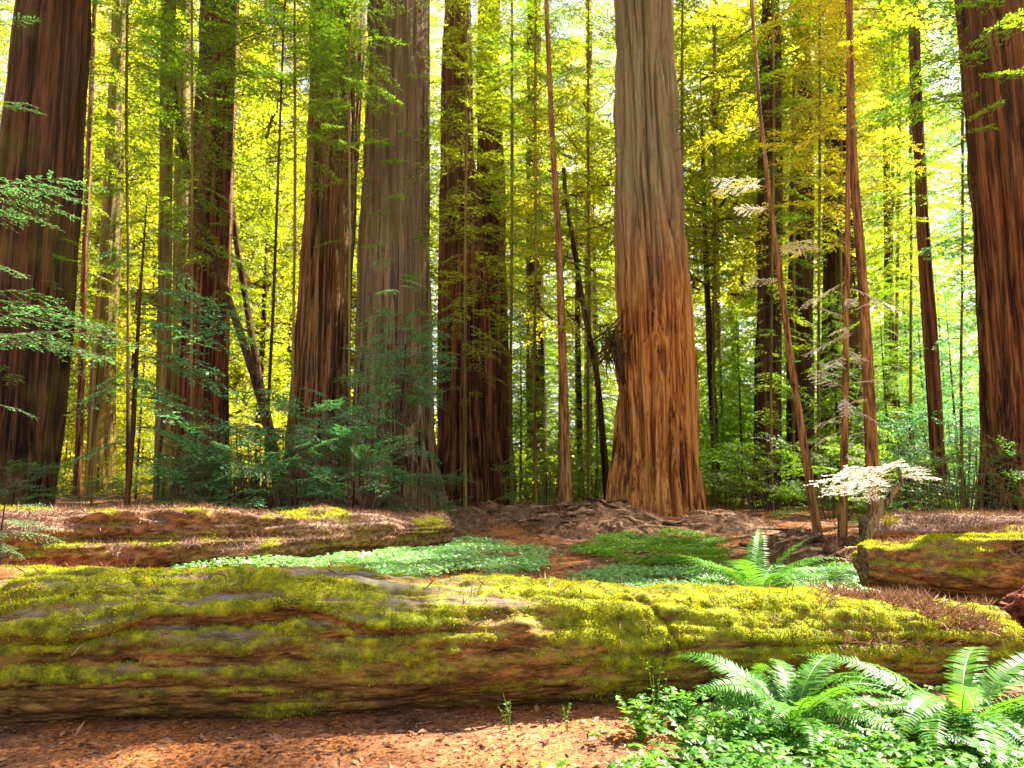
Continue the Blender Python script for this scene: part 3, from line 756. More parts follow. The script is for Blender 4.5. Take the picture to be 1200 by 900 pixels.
# ------------------------------------------------------------------ logs
def log_geo(path, rad, seg, nl, seed, flat=1.0, lump=.05, ridge=.018, mod=None, caps=True):
    """log along a path; returns verts grid (nl,seg,3), quads, angle grid, s grid. angle 0 = towards camera side, pi/2 = up"""
    path = np.asarray(path, float); k = np.linspace(0, 1, len(path)); s = np.linspace(0, 1, nl)
    c = np.stack([np.interp(s, k, path[:, a]) for a in range(3)], 1)
    kk = max(1, nl // 20)
    for a in range(3):
        pad = np.pad(c[:, a], kk, mode='edge'); cc = np.convolve(pad, np.ones(2 * kk + 1) / (2 * kk + 1), 'valid')
        w = np.minimum(1, np.minimum(np.arange(nl), np.arange(nl)[::-1]) / kk); c[:, a] = c[:, a] * (1 - w) + cc * w
    r = np.interp(s, np.linspace(0, 1, len(rad)), rad)
    t = np.gradient(c, axis=0); t /= np.linalg.norm(t, axis=1, keepdims=True)
    up = np.array([0, 0, 1.]); side = np.cross(up, t); side /= np.linalg.norm(side, axis=1, keepdims=True)
    if side[:, 1].mean() > 0: side = -side
    upv = np.cross(side, t); upv *= np.sign(upv[:, 2:3])
    th = np.arange(seg) / seg * 2 * pi
    T, Sg = np.meshgrid(th, s)
    arc = np.concatenate([[0], np.cumsum(np.linalg.norm(np.diff(c, axis=0), axis=1))])[:, None] + 0 * T
    R = r[:, None] + 0 * T
    A, Bq = np.cos(T) * R, np.sin(T) * R
    d = lump * 2 * (fbm(A * 2.2, Bq * 2.2, arc * .9, seed, 3) - .5)
    n1 = 1 - np.abs(2 * vn(A * 9, Bq * 9, arc * .8, seed + 4) - 1)
    d = d - ridge * n1 ** 2 + ridge * .8 * (fbm(A * 14, Bq * 14, arc * 3.5, seed + 6, 2) - .5)
    if mod is not None: d = d + mod(T, arc, A, Bq)
    RR = R + d
    v = c[:, None] + RR[..., None] * (np.cos(T)[..., None] * side[:, None] + flat * np.sin(T)[..., None] * upv[:, None])
    i, j = np.meshgrid(np.arange(nl - 1), np.arange(seg), indexing='ij'); k = (j + 1) % seg
    q = np.stack([i * seg + j, i * seg + k, (i + 1) * seg + k, (i + 1) * seg + j], -1).reshape(-1, 4)
    verts = v.reshape(-1, 3)
    if caps:
        tris = []
        for row, ctr, sg in ((0, c[0], 1), (nl - 1, c[-1], -1)):
            rings = [v[row]]
            base = row * seg; prev = np.arange(seg) + base
            rng = np.random.default_rng(seed + row)
            for f in (.72, .42, .15):
                rr = ctr + (v[row] - ctr) * f + t[row] * sg * (rng.uniform(.0, .10, (seg, 1)) * r[row] * 1.2 + .05 * r[row])
                new = np.arange(seg) + len(verts); verts = np.concatenate([verts, rr])
                jj = np.arange(seg); k2 = (jj + 1) % seg
                q = np.concatenate([q, np.stack([prev[jj], new[jj], new[k2], prev[k2]], -1)]); prev = new
            verts = np.concatenate([verts, [ctr + t[row] * sg * .05]]); ci = len(verts) - 1
            q = np.concatenate([q, np.stack([prev[jj], np.full(seg, ci), np.full(seg, ci), prev[k2]], -1)[:0]])
            q = np.concatenate([q, np.stack([prev[0::2], np.full(seg // 2, ci), np.roll(prev[0::2], -1), prev[1::2]], -1)])
    return v, verts, q, T, arc

def grid_normals(v):
    du = np.gradient(v, axis=0); dv = np.roll(v, -1, 1) - np.roll(v, 1, 1)
    n = np.cross(dv, du); n /= np.linalg.norm(n, axis=2, keepdims=True) + 1e-9
    c = v.mean(1, keepdims=True); s = np.sign(((v - c) * n).sum(2, keepdims=True)); return n * s

def scatter_grid(v, w, n, rng):
    """random points on a grid surface, density ~ w*area. returns pos, normal"""
    nl, seg, _ = v.shape; N = grid_normals(v)
    w = np.clip(w, 0, None) * np.linalg.norm(np.cross(np.roll(v, -1, 1) - v, np.gradient(v, axis=0)), axis=2)
    w = w[:-1]; p = w.ravel() / w.sum()
    idx = rng.choice(len(p), n, p=p); i, j = idx // seg, idx % seg; j2 = (j + 1) % seg
    a, b = rng.random((n, 1)), rng.random((n, 1))
    pos = (v[i, j] * (1 - a) + v[i + 1, j] * a) * (1 - b) + (v[i, j2] * (1 - a) + v[i + 1, j2] * a) * b
    return pos, N[i, j]

def blades(pos, nrm, rng, ln, w, lean=.6, down=0.):
    n = len(pos)
    d = nrm + rng.normal(0, lean, (n, 3)) + np.array([0, 0, -down])
    side = rng.normal(0, 1, (n, 3))
    return diamonds(pos - nrm * .004, d, side, ln * rng.uniform(.5, 1.4, n), w * rng.uniform(.6, 1.3, n))

def log_mat(name, wood, grey, moss, wood_scale=(.6, 1, 1)):
    """wood under, weathered grey, moss where the 'moss' attribute says it grows"""
    m, nt, out = newmat(name)
    tc = nd(nt, 'ShaderNodeTexCoord'); ob = tc.outputs['Object']
    v1 = mapping(nt, ob, (1.6, 9, 9)); v2 = mapping(nt, ob, (10, 42, 42))
    n1 = noise(nt, v1, 1.6, 6, .65, .3); n2 = noise(nt, v2, 1.6, 4, .7); n3 = noise(nt, ob, 9, 5, .7)
    c = ramp(nt, math_(nt, 'ADD', math_(nt, 'MULTIPLY', n1, .7), math_(nt, 'MULTIPLY', n2, .35)), [(.39, wood[0]), (.52, wood[1]), (.66, wood[2])])
    ag = nd(nt, 'ShaderNodeAttribute', attribute_name='grey'); am = nd(nt, 'ShaderNodeAttribute', attribute_name='moss')
    gcol = mixc(nt, n2, [x * .4 for x in grey], [min(1, x * 1.5) for x in grey])
    gf = math_(nt, 'MULTIPLY', ag.outputs['Fac'], 1.0, True)
    c = mixc(nt, gf, c, gcol)
    mcol = ramp(nt, n3, [(.34, moss[0]), (.5, moss[1]), (.66, moss[2])])
    mf = math_(nt, 'ADD', am.outputs['Fac'], math_(nt, 'MULTIPLY', math_(nt, 'SUBTRACT', n3, .5), 1.4), True)
    c = mixc(nt, mf, c, mcol)
    b = nd(nt, 'ShaderNodeBsdfPrincipled'); b.inputs['Roughness'].default_value = .92; b.inputs['Specular IOR Level'].default_value = .12
    nt.links.new(c, b.inputs['Base Color'])
    h = math_(nt, 'ADD', math_(nt, 'MULTIPLY', n1, .6), math_(nt, 'ADD', math_(nt, 'MULTIPLY', n2, .3), math_(nt, 'MULTIPLY', n3, .8)))
    bp = nd(nt, 'ShaderNodeBump'); bp.inputs['Strength'].default_value = .6; bp.inputs['Distance'].default_value = .03
    nt.links.new(h, bp.inputs['Height']); nt.links.new(bp.outputs[0], b.inputs['Normal'])
    nt.links.new(b.outputs[0], out.inputs[0]); return m

LOGM = log_mat('log_wood', [(.012, .006, .003), (.10, .048, .014), (.30, .16, .05)], (.17, .145, .12), [(.035, .05, .005), (.13, .155, .010), (.30, .29, .014)])
ROTM = log_mat('rotten_wood', [(.025, .010, .005), (.13, .050, .020), (.32, .16, .06)], (.24, .17, .14), [(.05, .06, .008), (.14, .15, .015), (.26, .25, .02)])
CHUNK = log_mat('orange_rot', [(.05, .018, .006), (.28, .10, .03), (.46, .24, .09)], (.24, .17, .14), [(.05, .06, .008), (.14, .15, .015), (.26, .25, .02)])
NEEDLE = leaf_mat('dry_needles', [(.025, .010, .006), (.13, .055, .027), (.32, .17, .09)], (.30, .14, .07), .15, .02)

def put_log(name, label, v, verts, q, mossw, greyw, mat, n_moss=0, seed=1, needles=None, moss_len=.022, extra=None):
    c = verts[:v.shape[0] * v.shape[1]].mean(0); c[2] = verts[:, 2].min()
    t = thing(name, c, label, 'fallen log')
    pad = len(verts) - mossw.size
    at = {'moss': np.concatenate([mossw.ravel(), np.full(pad, -.2)]), 'grey': np.concatenate([greyw.ravel(), np.full(pad, .1)])}
    link('bark' , mesh_from('log_bark', verts - c, q, attrs=at), mat, t)
    rng = np.random.default_rng(seed)
    if n_moss:
        p, nr = scatter_grid(v, np.clip(mossw, 0, 1) ** 1.5, n_moss, rng)
        link('moss', quads_mesh('moss', blades(p - c, nr, rng, moss_len * (.5 + 1.3 * fbm(p[:, 0] * 6, p[:, 1] * 6, p[:, 2] * 6, 5, 2) ** 1.5), moss_len * .33, .75)), [L['moss']], t)
    if needles is not None:
        w, nn = needles
        p, nr = scatter_grid(v, w, nn, rng)
        link('dry_needles', quads_mesh('dry_needles', blades(p - c, nr * .35, rng, .11, .010, .7, .35)), [NEEDLE], t)
    return t, c

# foreground log
def pth(pts): return [np.array([X(px, D), D, z]) for px, D, z in pts]
def crack_line(arc):  # angle of the torn bark edge along the log
    return .50 + .13 * np.sin((arc - 3.1) * 2.2) + .05 * np.sin(arc * 5.9 + 1.0) + .12 * (fbm(arc * 1.7, 0, 0, 4, 2) - .5)
def main_mod(T, arc, A, Bq):
    line = crack_line(arc)
    win = sst(1.9, 2.6, arc) * sst(5.2, 4.2, arc)
    d = .07 * sst(-.05, .05, T - line) * sst(2.6, 2.2, T) * win
    d = d - .035 * np.exp(-((T - line + .05) / .05) ** 2) * win
    for a0, t0, ra, rt, dep in ((1.99, 1.0, .15, .20, -.24), (6.5, .95, .09, .11, -.11), (5.7, .45, .10, .13, .08), (3.9, 1.05, .09, .10, .08), (3.1, .02, .05, .06, -.09), (5.27, .08, .05, .08, .05), (7.9, .85, .05, .09, .07), (8.2, .7, .05, .07, .06), (2.6, .9, .06, .06, -.05), (4.5, .25, .05, .05, -.04)):
        d = d + dep * np.exp(-((arc - a0) / ra) ** 2 - ((T - t0) / rt) ** 2)
    d = d - .04 * np.exp(-((arc - 6.62 - .25 * (1.0 - T)) / .03) ** 2) * sst(-.2, .2, T) * sst(1.5, 1.2, T)
    d = d + .03 * (fbm(arc * 5, A * 9, Bq * 9, 71, 4) - .5) + .02 * sst(.2, .8, np.sin(T)) * (vn(arc * 13, A * 15, Bq * 15, 72) ** 2)
    return d
path1 = pth([(-330, 5.35, .36), (0, 5.5, .38), (300, 5.6, .41), (600, 5.72, .40), (900, 6.1, .33), (1060, 6.4, .26), (1150, 6.6, .18)])
v1, ve1, q1, T1, a1 = log_geo(path1, [.51, .51, .50, .48,   .44, .40, .37, .33], 240, 900, 3, 1.0, .065, .034, main_mod)
upn = grid_normals(v1)[..., 2]
nz1 = fbm(v1[..., 0] * 1.3, v1[..., 1] * 4, v1[..., 2] * 3, 15, 4)
pxs = v1[..., 0] / v1[..., 1] * FPX + 600
nzs = fbm(v1[..., 0] * .8, T1 * 4.5, 0, 41, 4)
moss1 = np.clip(sst(-.55, .6, upn) * 1.1 + (nzs - .5) * 1.2 + (nz1 - .5) * 2.4 - .13 + .25 * sst(560, 760, pxs), 0, 1)
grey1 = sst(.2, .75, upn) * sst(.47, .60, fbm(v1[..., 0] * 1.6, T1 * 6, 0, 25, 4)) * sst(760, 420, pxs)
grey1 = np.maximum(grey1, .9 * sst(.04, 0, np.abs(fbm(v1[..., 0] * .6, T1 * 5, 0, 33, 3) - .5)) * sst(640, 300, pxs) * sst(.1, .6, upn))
moss1 = moss1 * (1 - .9 * grey1)
litter1 = sst(.35, .8, upn) * sst(930, 990, pxs) * sst(.42, .55, nz1)
moss1 = moss1 * (1 - .7 * litter1)
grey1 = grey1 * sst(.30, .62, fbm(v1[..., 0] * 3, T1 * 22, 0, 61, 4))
N1 = grid_normals(v1)
cush = np.clip(fbm(v1[..., 0] * 5, v1[..., 1] * 6, v1[..., 2] * 6, 62, 3) * 1.6 - .45, 0, 1)
v1 = v1 + N1 * (np.clip(moss1, 0, 1) * (.008 + .05 * cush + .012 * vn(v1[..., 0] * 28, v1[..., 1] * 28, v1[..., 2] * 28, 63)))[..., None]
v1 = v1 - N1 * (.03 * np.clip(1 - np.abs(fbm(v1[..., 0] * 1.1, T1 * 9, 0, 64, 3) - .5) / .018, 0, 1) * (1 - np.clip(moss1 * 1.3, 0, 1)))[..., None]
ve1[:v1.shape[0] * v1.shape[1]] = v1.reshape(-1, 3)
t_log1, c_log1 = put_log('fallen_log', 'long mossy fallen log lying across the whole foreground', v1, ve1, q1, moss1, grey1, LOGM, 170000, 1, (litter1 + .018 * sst(.2, .7, upn), 9000), .019)

# left log behind
def rot_mod(T, arc, A, Bq):
    hole = sst(.2, .0, np.abs(T - .35) - .45 + .5 * (fbm(arc * 2, T * 3, 0, 6, 3) - .5)) * sst(3.4, 4.0, arc) * sst(7.6, 6.8, arc)
    return -.22 * hole + .10 * (fbm(arc * 1.5, T * 2, 0, 8, 3) - .5)
path2 = pth([(-220, 11.6, .62), (60, 12.3, .66), (250, 13.2, .62), (420, 14.8, .60), (520, 16.3, .55)])
v2, ve2, q2, T2, a2 = log_geo(path2, [.62, .62, .58, .55, .50, .42], 90, 300, 44, .9, .22, .05, rot_mod)
up2 = grid_normals(v2)[..., 2]; nz2 = fbm(v2[..., 0] * 1.2, v2[..., 1] * 2, v2[..., 2] * 3, 16, 4)
m2 = np.clip(sst(-.3, .5, up2) * sst(.46, .62, nz2) * 1.0, 0, 1); lit2 = sst(.0, .7, up2) * sst(.60, .46, nz2)
put_log('fallen_log', 'rotting log with red crumbling wood and dry needles, in front of the huckleberry thicket', v2, ve2, q2, m2, lit2 * .7, ROTM, 22000, 2, (lit2 + .01, 42000), .04)
path6 = pth([(-60, 10.9, .16), (90, 10.9, .18), (215, 11.4, .12)])
v6, ve6, q6, T6, a6 = log_geo(path6, [.26, .26, .14], 60, 140, 47, .8, .16, .05)
n6 = fbm(v6[..., 0] * 1.6, v6[..., 1] * 2, v6[..., 2] * 3, 46, 4)
put_log('fallen_log', 'short broken piece of orange rotten wood against the front of the rotting log', v6, ve6, q6, sst(.5, .62, n6) * sst(.2, .7, grid_normals(v6)[..., 2]), n6 * 0, CHUNK, 2500, 6, (np.ones(T6.shape), 1500), .03)

# right log
path3 = pth([(1003, 10.1, .52), (1080, 10.0, .52), (1200, 9.8, .52), (1420, 9.5, .5)])
v3, ve3, q3, T3, a3 = log_geo(path3, [.30, .50, .50, .5], 120, 260, 55, .95, .22, .06)
up3 = grid_normals(v3)[..., 2]; nz3 = fbm(v3[..., 0] * 1.4, v3[..., 1] * 2, v3[..., 2] * 3, 18, 4)
m3 = np.clip(sst(.25, .8, up3) * 1.0 + (nz3 - .5) * 2.6 - .15, 0, 1)
put_log('fallen_log', 'short mossy log with a yellow mossy end, on the right beside the red rotten stump', v3, ve3, q3, m3, sst(.5, .7, nz3) * .3, LOGM, 30000, 3, (sst(.5, .8, up3) * sst(.5, .4, nz3) + .002, 2500), .028)
path4 = pth([(1010, 14.6, .55), (1120, 14.3, .60), (1300, 13.8, .62)])
v4, ve4, q4, T4, a4 = log_geo(path4, [.45, .48, .5], 80, 160, 66, .85, .10, .03)
up4 = grid_normals(v4)[..., 2]; nz4 = fbm(v4[..., 0] * 1.4, v4[..., 1] * 2, v4[..., 2] * 3, 19, 4)
put_log('fallen_log', 'brown needle-covered log behind the short mossy log at the right', v4, ve4, q4, sst(.3, .7, up4) * sst(.55, .7, nz4), sst(.2, .7, up4) * .6, ROTM, 5000, 4, (sst(.1, .7, up4) + .02, 14000), .04)
path5 = pth([(1048, 7.7, .06), (1075, 7.65, .08), (1108, 7.6, .06)])
v5, ve5, q5, T5, a5 = log_geo(path5, [.05, .07, .05], 24, 40, 77, 1, .02, .006)
put_log('fallen_branch', 'small mossy piece of wood lying under the short mossy log', v5, ve5, q5, np.ones(T5.shape) * sst(-.2, .4, grid_normals(v5)[..., 2]), np.zeros(T5.shape), LOGM, 1500, 5, None, .018)

# heaps (mounds of bark, needles and splinters)
def heap(name, label, px, D, wpx, h, deep, seed, n_need, n_stick, cat_='debris heap'):
    x0 = X(px, D); w = wpx / FPX * D / 2; rng = np.random.default_rng(seed)
    a = np.linspace(0, 2 * pi, 72, endpoint=False); rr = np.linspace(0.02, 1.15, 26)
    A, Rr = np.meshgrid(a, rr)
    xx, yy = x0 + np.cos(A) * Rr * w, D + np.sin(A) * Rr * deep
    prof = np.clip(1 - Rr ** 2 / 1.2, -.2, 1)
    z = G(xx, yy) + h * prof * (.35 + 1.1 * fbm(xx * 1.6, yy * 1.6, 0, seed, 4)) - .06 * sst(.9, 1.1, Rr)
    v = np.stack([xx, yy, z], -1); c = np.array([x0, D, float(G(x0, D))])
    i, j = np.meshgrid(np.arange(25), np.arange(72), indexing='ij'); k = (j + 1) % 72
    q = np.stack([i * 72 + j, i * 72 + k, (i + 1) * 72 + k, (i + 1) * 72 + j], -1).reshape(-1, 4)
    vv = np.concatenate([v.reshape(-1, 3)])
    q = np.concatenate([q, np.stack([np.arange(0, 70, 2), np.arange(1, 71, 2), np.arange(2, 72, 2), np.full(35, 0)], -1)[1:]])
    t = thing(name, c, label, cat_)
    link('mound', mesh_from('mound', vv - c, q), HEAPM, t)
    p, nr = scatter_grid(v[1:], np.ones(v[1:].shape[:2]), n_need, rng)
    nr = np.abs(nr) * np.sign(nr[:, 2:3] * 0 + 1)
    link('dry_needles', quads_mesh('needles', blades(p - c, nr * .4, rng, .14, .014, .8)), [NEEDLE], t)
    if n_stick:
        n_stick = int(n_stick * 1.5); p, _ = scatter_grid(v[1:22], np.ones(v[1:22].shape[:2]), n_stick, rng); st = []
        for pp_ in p:
            l_ = rng.uniform(.4, 1.3); a_ = rng.uniform(0, 2 * pi); d = np.array([cos(a_), sin(a_) * .5, rng.uniform(-.15, .3)]) * l_
            v_, q_ = tube(np.stack([pp_ - c - d * .5, pp_ - c - d * .15 + rng.normal(0, .03, 3), pp_ - c + [0, 0, .05], pp_ - c + d * .5]), np.array([.02, .03, .035, .012]) * rng.uniform(.5, 1.6), 7)
            link('splinter', mesh_from('splinter', v_ + (fbm(v_[:, 0] * 9, v_[:, 1] * 9, v_[:, 2] * 9, 3, 2) - .5)[:, None] * .04, q_), SPLINT if rng.random() < .6 else B['dark'], t)
    return t
HEAPM = rough_mat('heap_litter', [(.03, .013, .006), (.12, .052, .023), (.27, .14, .065)], 6, 8, .7)
SPLINT = rough_mat('splintered_wood', [(.12, .055, .025), (.30, .17, .09), (.45, .30, .18)], 9, 6, .5, (1, 1, 1))
heap('bark_heap', 'heap of fallen bark and splintered wood at the left foot of the biggest trunk', 700, 19.5, 165, .62, 1.6, 5, 5000, 40)
heap('bark_heap', 'brown litter mound at the foot of the fused redwood trunks', 590, 22, 190, .55, 2.2, 6, 5000, 14)
heap('bark_heap', 'sunlit reddish bark mound behind the mid sword fern, under the slim orange saplings', 960, 14.5, 150, .55, .9, 7, 6000, 26)
heap('bark_heap', 'low brown rise behind the mid sword fern, at the right foot of the biggest trunk', 850, 20, 110, .35, 1.4, 8, 2500, 8)
heap('bark_heap', 'dark leaf-littered mound under the huckleberry thicket', 390, 19.5, 330, .9, 2.2, 9, 9000, 30)

# red rotten stump at the right edge
def stump_rows():
    x0, y0 = X(1215, 6.55), 6.55; return [(-.2, x0, y0, .60), (.15, x0, y0, .50), (.45, x0 + .05, y0, .42), (.66, x0 + .1, y0, .30), (.72, x0 + .12, y0, .12)]
REDM = rough_mat('red_rot', [(.02, .005, .003), (.09, .022, .010), (.20, .058, .025)], 6, 7, .8, (3, 3, .6))
sv, sq = trunk_geo(stump_rows(), 160, 110, .06, 91, .12, .10)
sc0 = np.array([X(1215, 6.55), 6.55, 0])
st = thing('rotten_stump', sc0, 'crumbling red rotten stump at the right edge beside the big foreground fern', 'stump')
sv = sv + (np.stack([fbm(sv[:, 0] * 5, sv[:, 1] * 5, sv[:, 2] * 1.6, 93 + k, 4) for k in range(3)], 1) - .5) * [.5, .5, .22]
link('wood', mesh_from('stump_wood', sv - sc0, sq), REDM, st)
# ------------------------------------------------------------------ shrubs and boughs
hk = 'huckleberry_shrub'
for px, D, z, sc, lf, lb in [
    (250, 17.5, .1, 1.1, 'deep', 'dark huckleberry shrub at the foot of the red-brown redwood'),
    (300, 18.5, .5, 1.2, 'deep', 'dark huckleberry shrub in the left part of the thicket'),
    (345, 17.2, .8, 1.3, 'teal', 'tall blue-green huckleberry shrub below the left one of the close pair'),
    (378, 18.5, 1.3, 1.3, 'teal', 'upper blue-green huckleberry shrub before the close pair of redwoods'),
    (415, 17.6, .5, 1.2, 'teal', 'blue-green huckleberry shrub in the right part of the thicket'),
    (490, 18.6, .2, 1.0, 'deep', 'small dark huckleberry shrub at the right end of the thicket'),
    (458, 20.0, 2.5, 1.05, 'teal', 'huckleberry sprouting halfway up before the grey-sided redwood'),
    (472, 20.2, 4.2, .95, 'teal', 'topmost huckleberry sprout before the grey-sided redwood'),
    (215, 18.5, .1, .9, 'deep', 'dark low shrub at the foot of the slim straight trunk'),
    (160, 19.5, .1, .6, 'deep', 'dark low shrub left of the slim straight trunk'),
    (110, 18.0, .1, .6, 'deep', 'dark low shrub at the foot of the leaf-screened far trunk'),
    (20, 17.5, .1, .9, 'deep', 'dark low shrub at the foot of the thick left-edge trunk'),
    (275, 17.8, .3, 1.3, 'teal', 'blue-green huckleberry shrub right of the foot of the red-brown redwood'),
    (320, 17.0, .3, 1.2, 'teal', 'low blue-green huckleberry shrub in front of the thicket'),
    (470, 20.1, 3.2, 1.0, 'teal', 'middle huckleberry sprout before the grey-sided redwood'),
    (690, 30, .2, 1.5, 'green', 'green shrub left behind the biggest trunk'),
    (900, 25, .2, 1.5, 'green', 'green shrub at the foot of the dark shaded trunk'),
    (975, 23, .2, 1.5, 'green', 'green shrub behind the slim orange saplings'),
    (1040, 24, .3, 1.6, 'green', 'green shrub right of the golden young conifer'),
    (1085, 25, .8, 1.7, 'teal', 'blue-green shrub behind the reddish upright trunk'),
    (1125, 23, .8, 1.7, 'teal', 'blue-green shrub left of the right-edge redwood'),
    (75, 36, .2, 2.6, 'yellow', 'glowing yellow shrub beyond the thick left-edge trunk'),
    (165, 38, .2, 2.8, 'yellow', 'glowing yellow shrub beyond the gap left of the slim straight trunk'),
    (225, 42, .2, 2.6, 'yellow', 'glowing yellow shrub beyond the slim straight trunk'),
    (300, 37, .2, 2.8, 'yellow', 'glowing yellow shrub beyond the mossy slanting stem'),
    (335, 43, .2, 3.0, 'lime', 'lime shrub beyond the left one of the close pair'),
    (640, 26, .2, 1.3, 'green', 'green shrub at the foot of the leaf-screened medium trunk'),
    (1060, 20, .2, 1.3, 'green', 'green shrub beside the foot of the reddish upright trunk'),
    (1130, 18.5, .2, 1.4, 'deep', 'dark green shrub at the foot of the right-edge redwood'),
    (850, 27, .2, 1.4, 'green', 'green shrub left of the dark shaded trunk')]:
    t = bg(hk, px, D, 'shrub', lf, sc, lb, 'shrubs of the understory', 'dark', 1.0, 'stem')
    if z > .35:
        t.location.z += z
        for o in list(t.children):
            if o.name.startswith('stem'):
                o.scale = (o.scale[0] * 1.5, o.scale[1] * 1.5, o.scale[2]); 
                k = (z + .8) / 1.4
                v_, q_ = tube([(0, 0, -z - .3), (.1, .05, -z * .5), (0, 0, .8)], np.array([.05, .04, .02]), 8)
                o.data = mesh_from('stem', v_ / 1.0, q_); o.data.materials.append(B['dark']); o.scale = (1, 1, 1)
# near hemlock boughs on the left: slim trees standing just outside the frame
def hemlock(label, px, D, boughs_, leaf, top_py, seed, base_px=None, r=.06):
    x = X(px, D); z0 = float(G(x, D)); zt = zz(top_py, D)
    t = thing('hemlock_sapling', (x, D, z0), label, 'tree', 'slender hemlocks near the camera')
    v, q = tube([(0, 0, -.4), (.03, 0, (zt - z0) * .3), (-.03, .02, (zt - z0) * .7), (0, 0, zt - z0)], np.array([r, r * .9, r * .6, .008]), 12)
    link('trunk', mesh_from('trunk', v, q), B['dark'], t)
    rng = np.random.default_rng(seed); out = []
    for py, az, ln, pit, k in boughs_:
        for m in range(k):
            z = zz(py + rng.normal(0, 5), D) - z0
            out.append(place((FINE if D < 15 else MID2)[rng.integers(5)], (0, 0, z), radians(az + rng.normal(0, 9)), pit + rng.normal(0, .06), rng.normal(0, .18), ln * rng.uniform(.8, 1.1) / 2))
    link('crown', quads_mesh('crown', *cat(out)), [leaf, TWIG], t)
hemlock('slender hemlock left of the frame, its blue-green boughs crossing the thick left-edge trunk', -60, 12.5,
    [(215, -5, 2.2, .0, 3), (235, 12, 2.0, -.05, 2), (250, -30, 1.7, .0, 2), (375, 0, 2.6, .05, 3), (395, 14, 3.0, .0, 3), (410, -15, 2.4, -.05, 2), (345, 20, 1.6, 0, 2), (300, 5, 1.3, -.2, 1), (120, 10, 1.0, .1, 2), (30, 0, .9, .1, 1), (470, 10, 1.2, -.1, 1)], L['teal'], -200, 1)
hemlock('slender hemlock behind the rotting log, its drooping boughs before the slim straight trunk', 150, 16.5,
    [(340, 0, 2.3, .0, 2), (360, 20, 2.4, -.1, 3), (390, -20, 2.2, -.1, 3), (400, 180, 1.6, -.1, 2), (420, 5, 2.4, -.1, 3), (440, 160, 1.8, -.1, 2), (450, -30, 2.4, -.15, 3), (470, 30, 2.2, -.1, 2), (300, 190, 1.2, 0, 2), (310, 60, 1.4, 0, 2), (500, 0, 2.0, -.1, 3), (520, 200, 1.4, -.1, 2), (270, 0, 1.0, 0, 1), (540, -20, 1.6, -.1, 2)], L['teal'], 230, 2)
hemlock('tiny blue-green hemlock growing on the rotting log at the left edge', 8, 11.0,
    [(603, 0, .8, .0, 2), (612, -25, .8, -.05, 2), (622, 15, .75, -.1, 2), (630, -60, .6, -.1, 2), (615, 180, .6, 0, 2), (640, -20, .6, -.2, 2)], L['teal'], 590, 3, r=.02)
hemlock('hemlock sapling climbing in front of the grey-sided redwood, with blue-green sprays', 462, 21.0,
    [(py_, az_, ln_, -.05, 2) for py_, az_, ln_ in [(310, 200, .9), (330, 330, 1.0), (350, 250, 1.1), (375, 190, 1.3), (395, 350, 1.3), (415, 280, 1.4), (430, 180, 1.5), (445, 0, 1.4), (460, 230, 1.3), (480, 310, 1.4), (500, 190, 1.4), (520, 350, 1.3), (540, 260, 1.2)]], L['teal'], 290, 8, r=.035)
# overhanging boughs high on the left and centre: carried by an off-frame hemlock on the left
hemlock('hemlock left of the close pair, its dark boughs hanging across the top', 310, 21,
    [(60, 0, 2.4, .0, 3), (30, 180, 2.8, .0, 3), (90, 200, 2.6, -.1, 3), (5, 150, 2.2, 0, 3), (0, -20, 2.2, 0, 3), (130, 20, 2.0, -.1, 2), (150, 170, 1.8, -.1, 2), (-40, 10, 2.6, 0, 3), (-40, 180, 2.8, 0, 3), (-80, 90, 2.6, 0, 3), (-80, 270, 2.6, 0, 3), (40, 270, 2.6, -.05, 3), (100, 280, 2.2, -.1, 2)], L['green'], -160, 4, r=.05)

# pale sunlit sapling on a bent stem by the right log
D = 12.2
b0, s0 = P(1018, 622, D); 
pts = [P(px, py, D)[0] - b0 for px, py in ((1012, 640), (1020, 618), (1032, 596), (1046, 578), (1056, 566), (1052, 545))]
t = thing('bent_sapling', b0, 'bent brown sapling with flat white sprays at the end of the short mossy log', 'tree')
v, q = tube(pts, np.array([.085, .075, .062, .05, .035, .012]), 14)
v = v + (fbm(v[:, 0] * 14, v[:, 1] * 14, v[:, 2] * 14, 3, 2) - .5)[:, None] * .03
link('trunk', mesh_from('trunk', v, q), B['grey'], t)
rng = np.random.default_rng(71); out = []
for px, py, az, ln in [(1056, 560, -4, .85), (1052, 550, 12, .65), (1050, 556, 178, 1.55), (1048, 562, 196, 1.3), (1052, 546, 186, 1.1), (1052, 558, -30, .6), (1050, 568, 168, 1.2), (1048, 574, 186, .95),
                       (1050, 548, 232, .7), (1050, 552, 140, .9), (1044, 580, 176, .6)]:
    p = P(px, py, D)[0] - b0
    out.append(place(WHITE[rng.integers(3)], p, radians(az + rng.normal(0, 12)), rng.uniform(-.14, .16), rng.normal(0, .22), ln * rng.uniform(.6, 1.1) / 2))
link('crown', quads_mesh('crown', *cat(out)), [L['pale'], TWIGP], t)

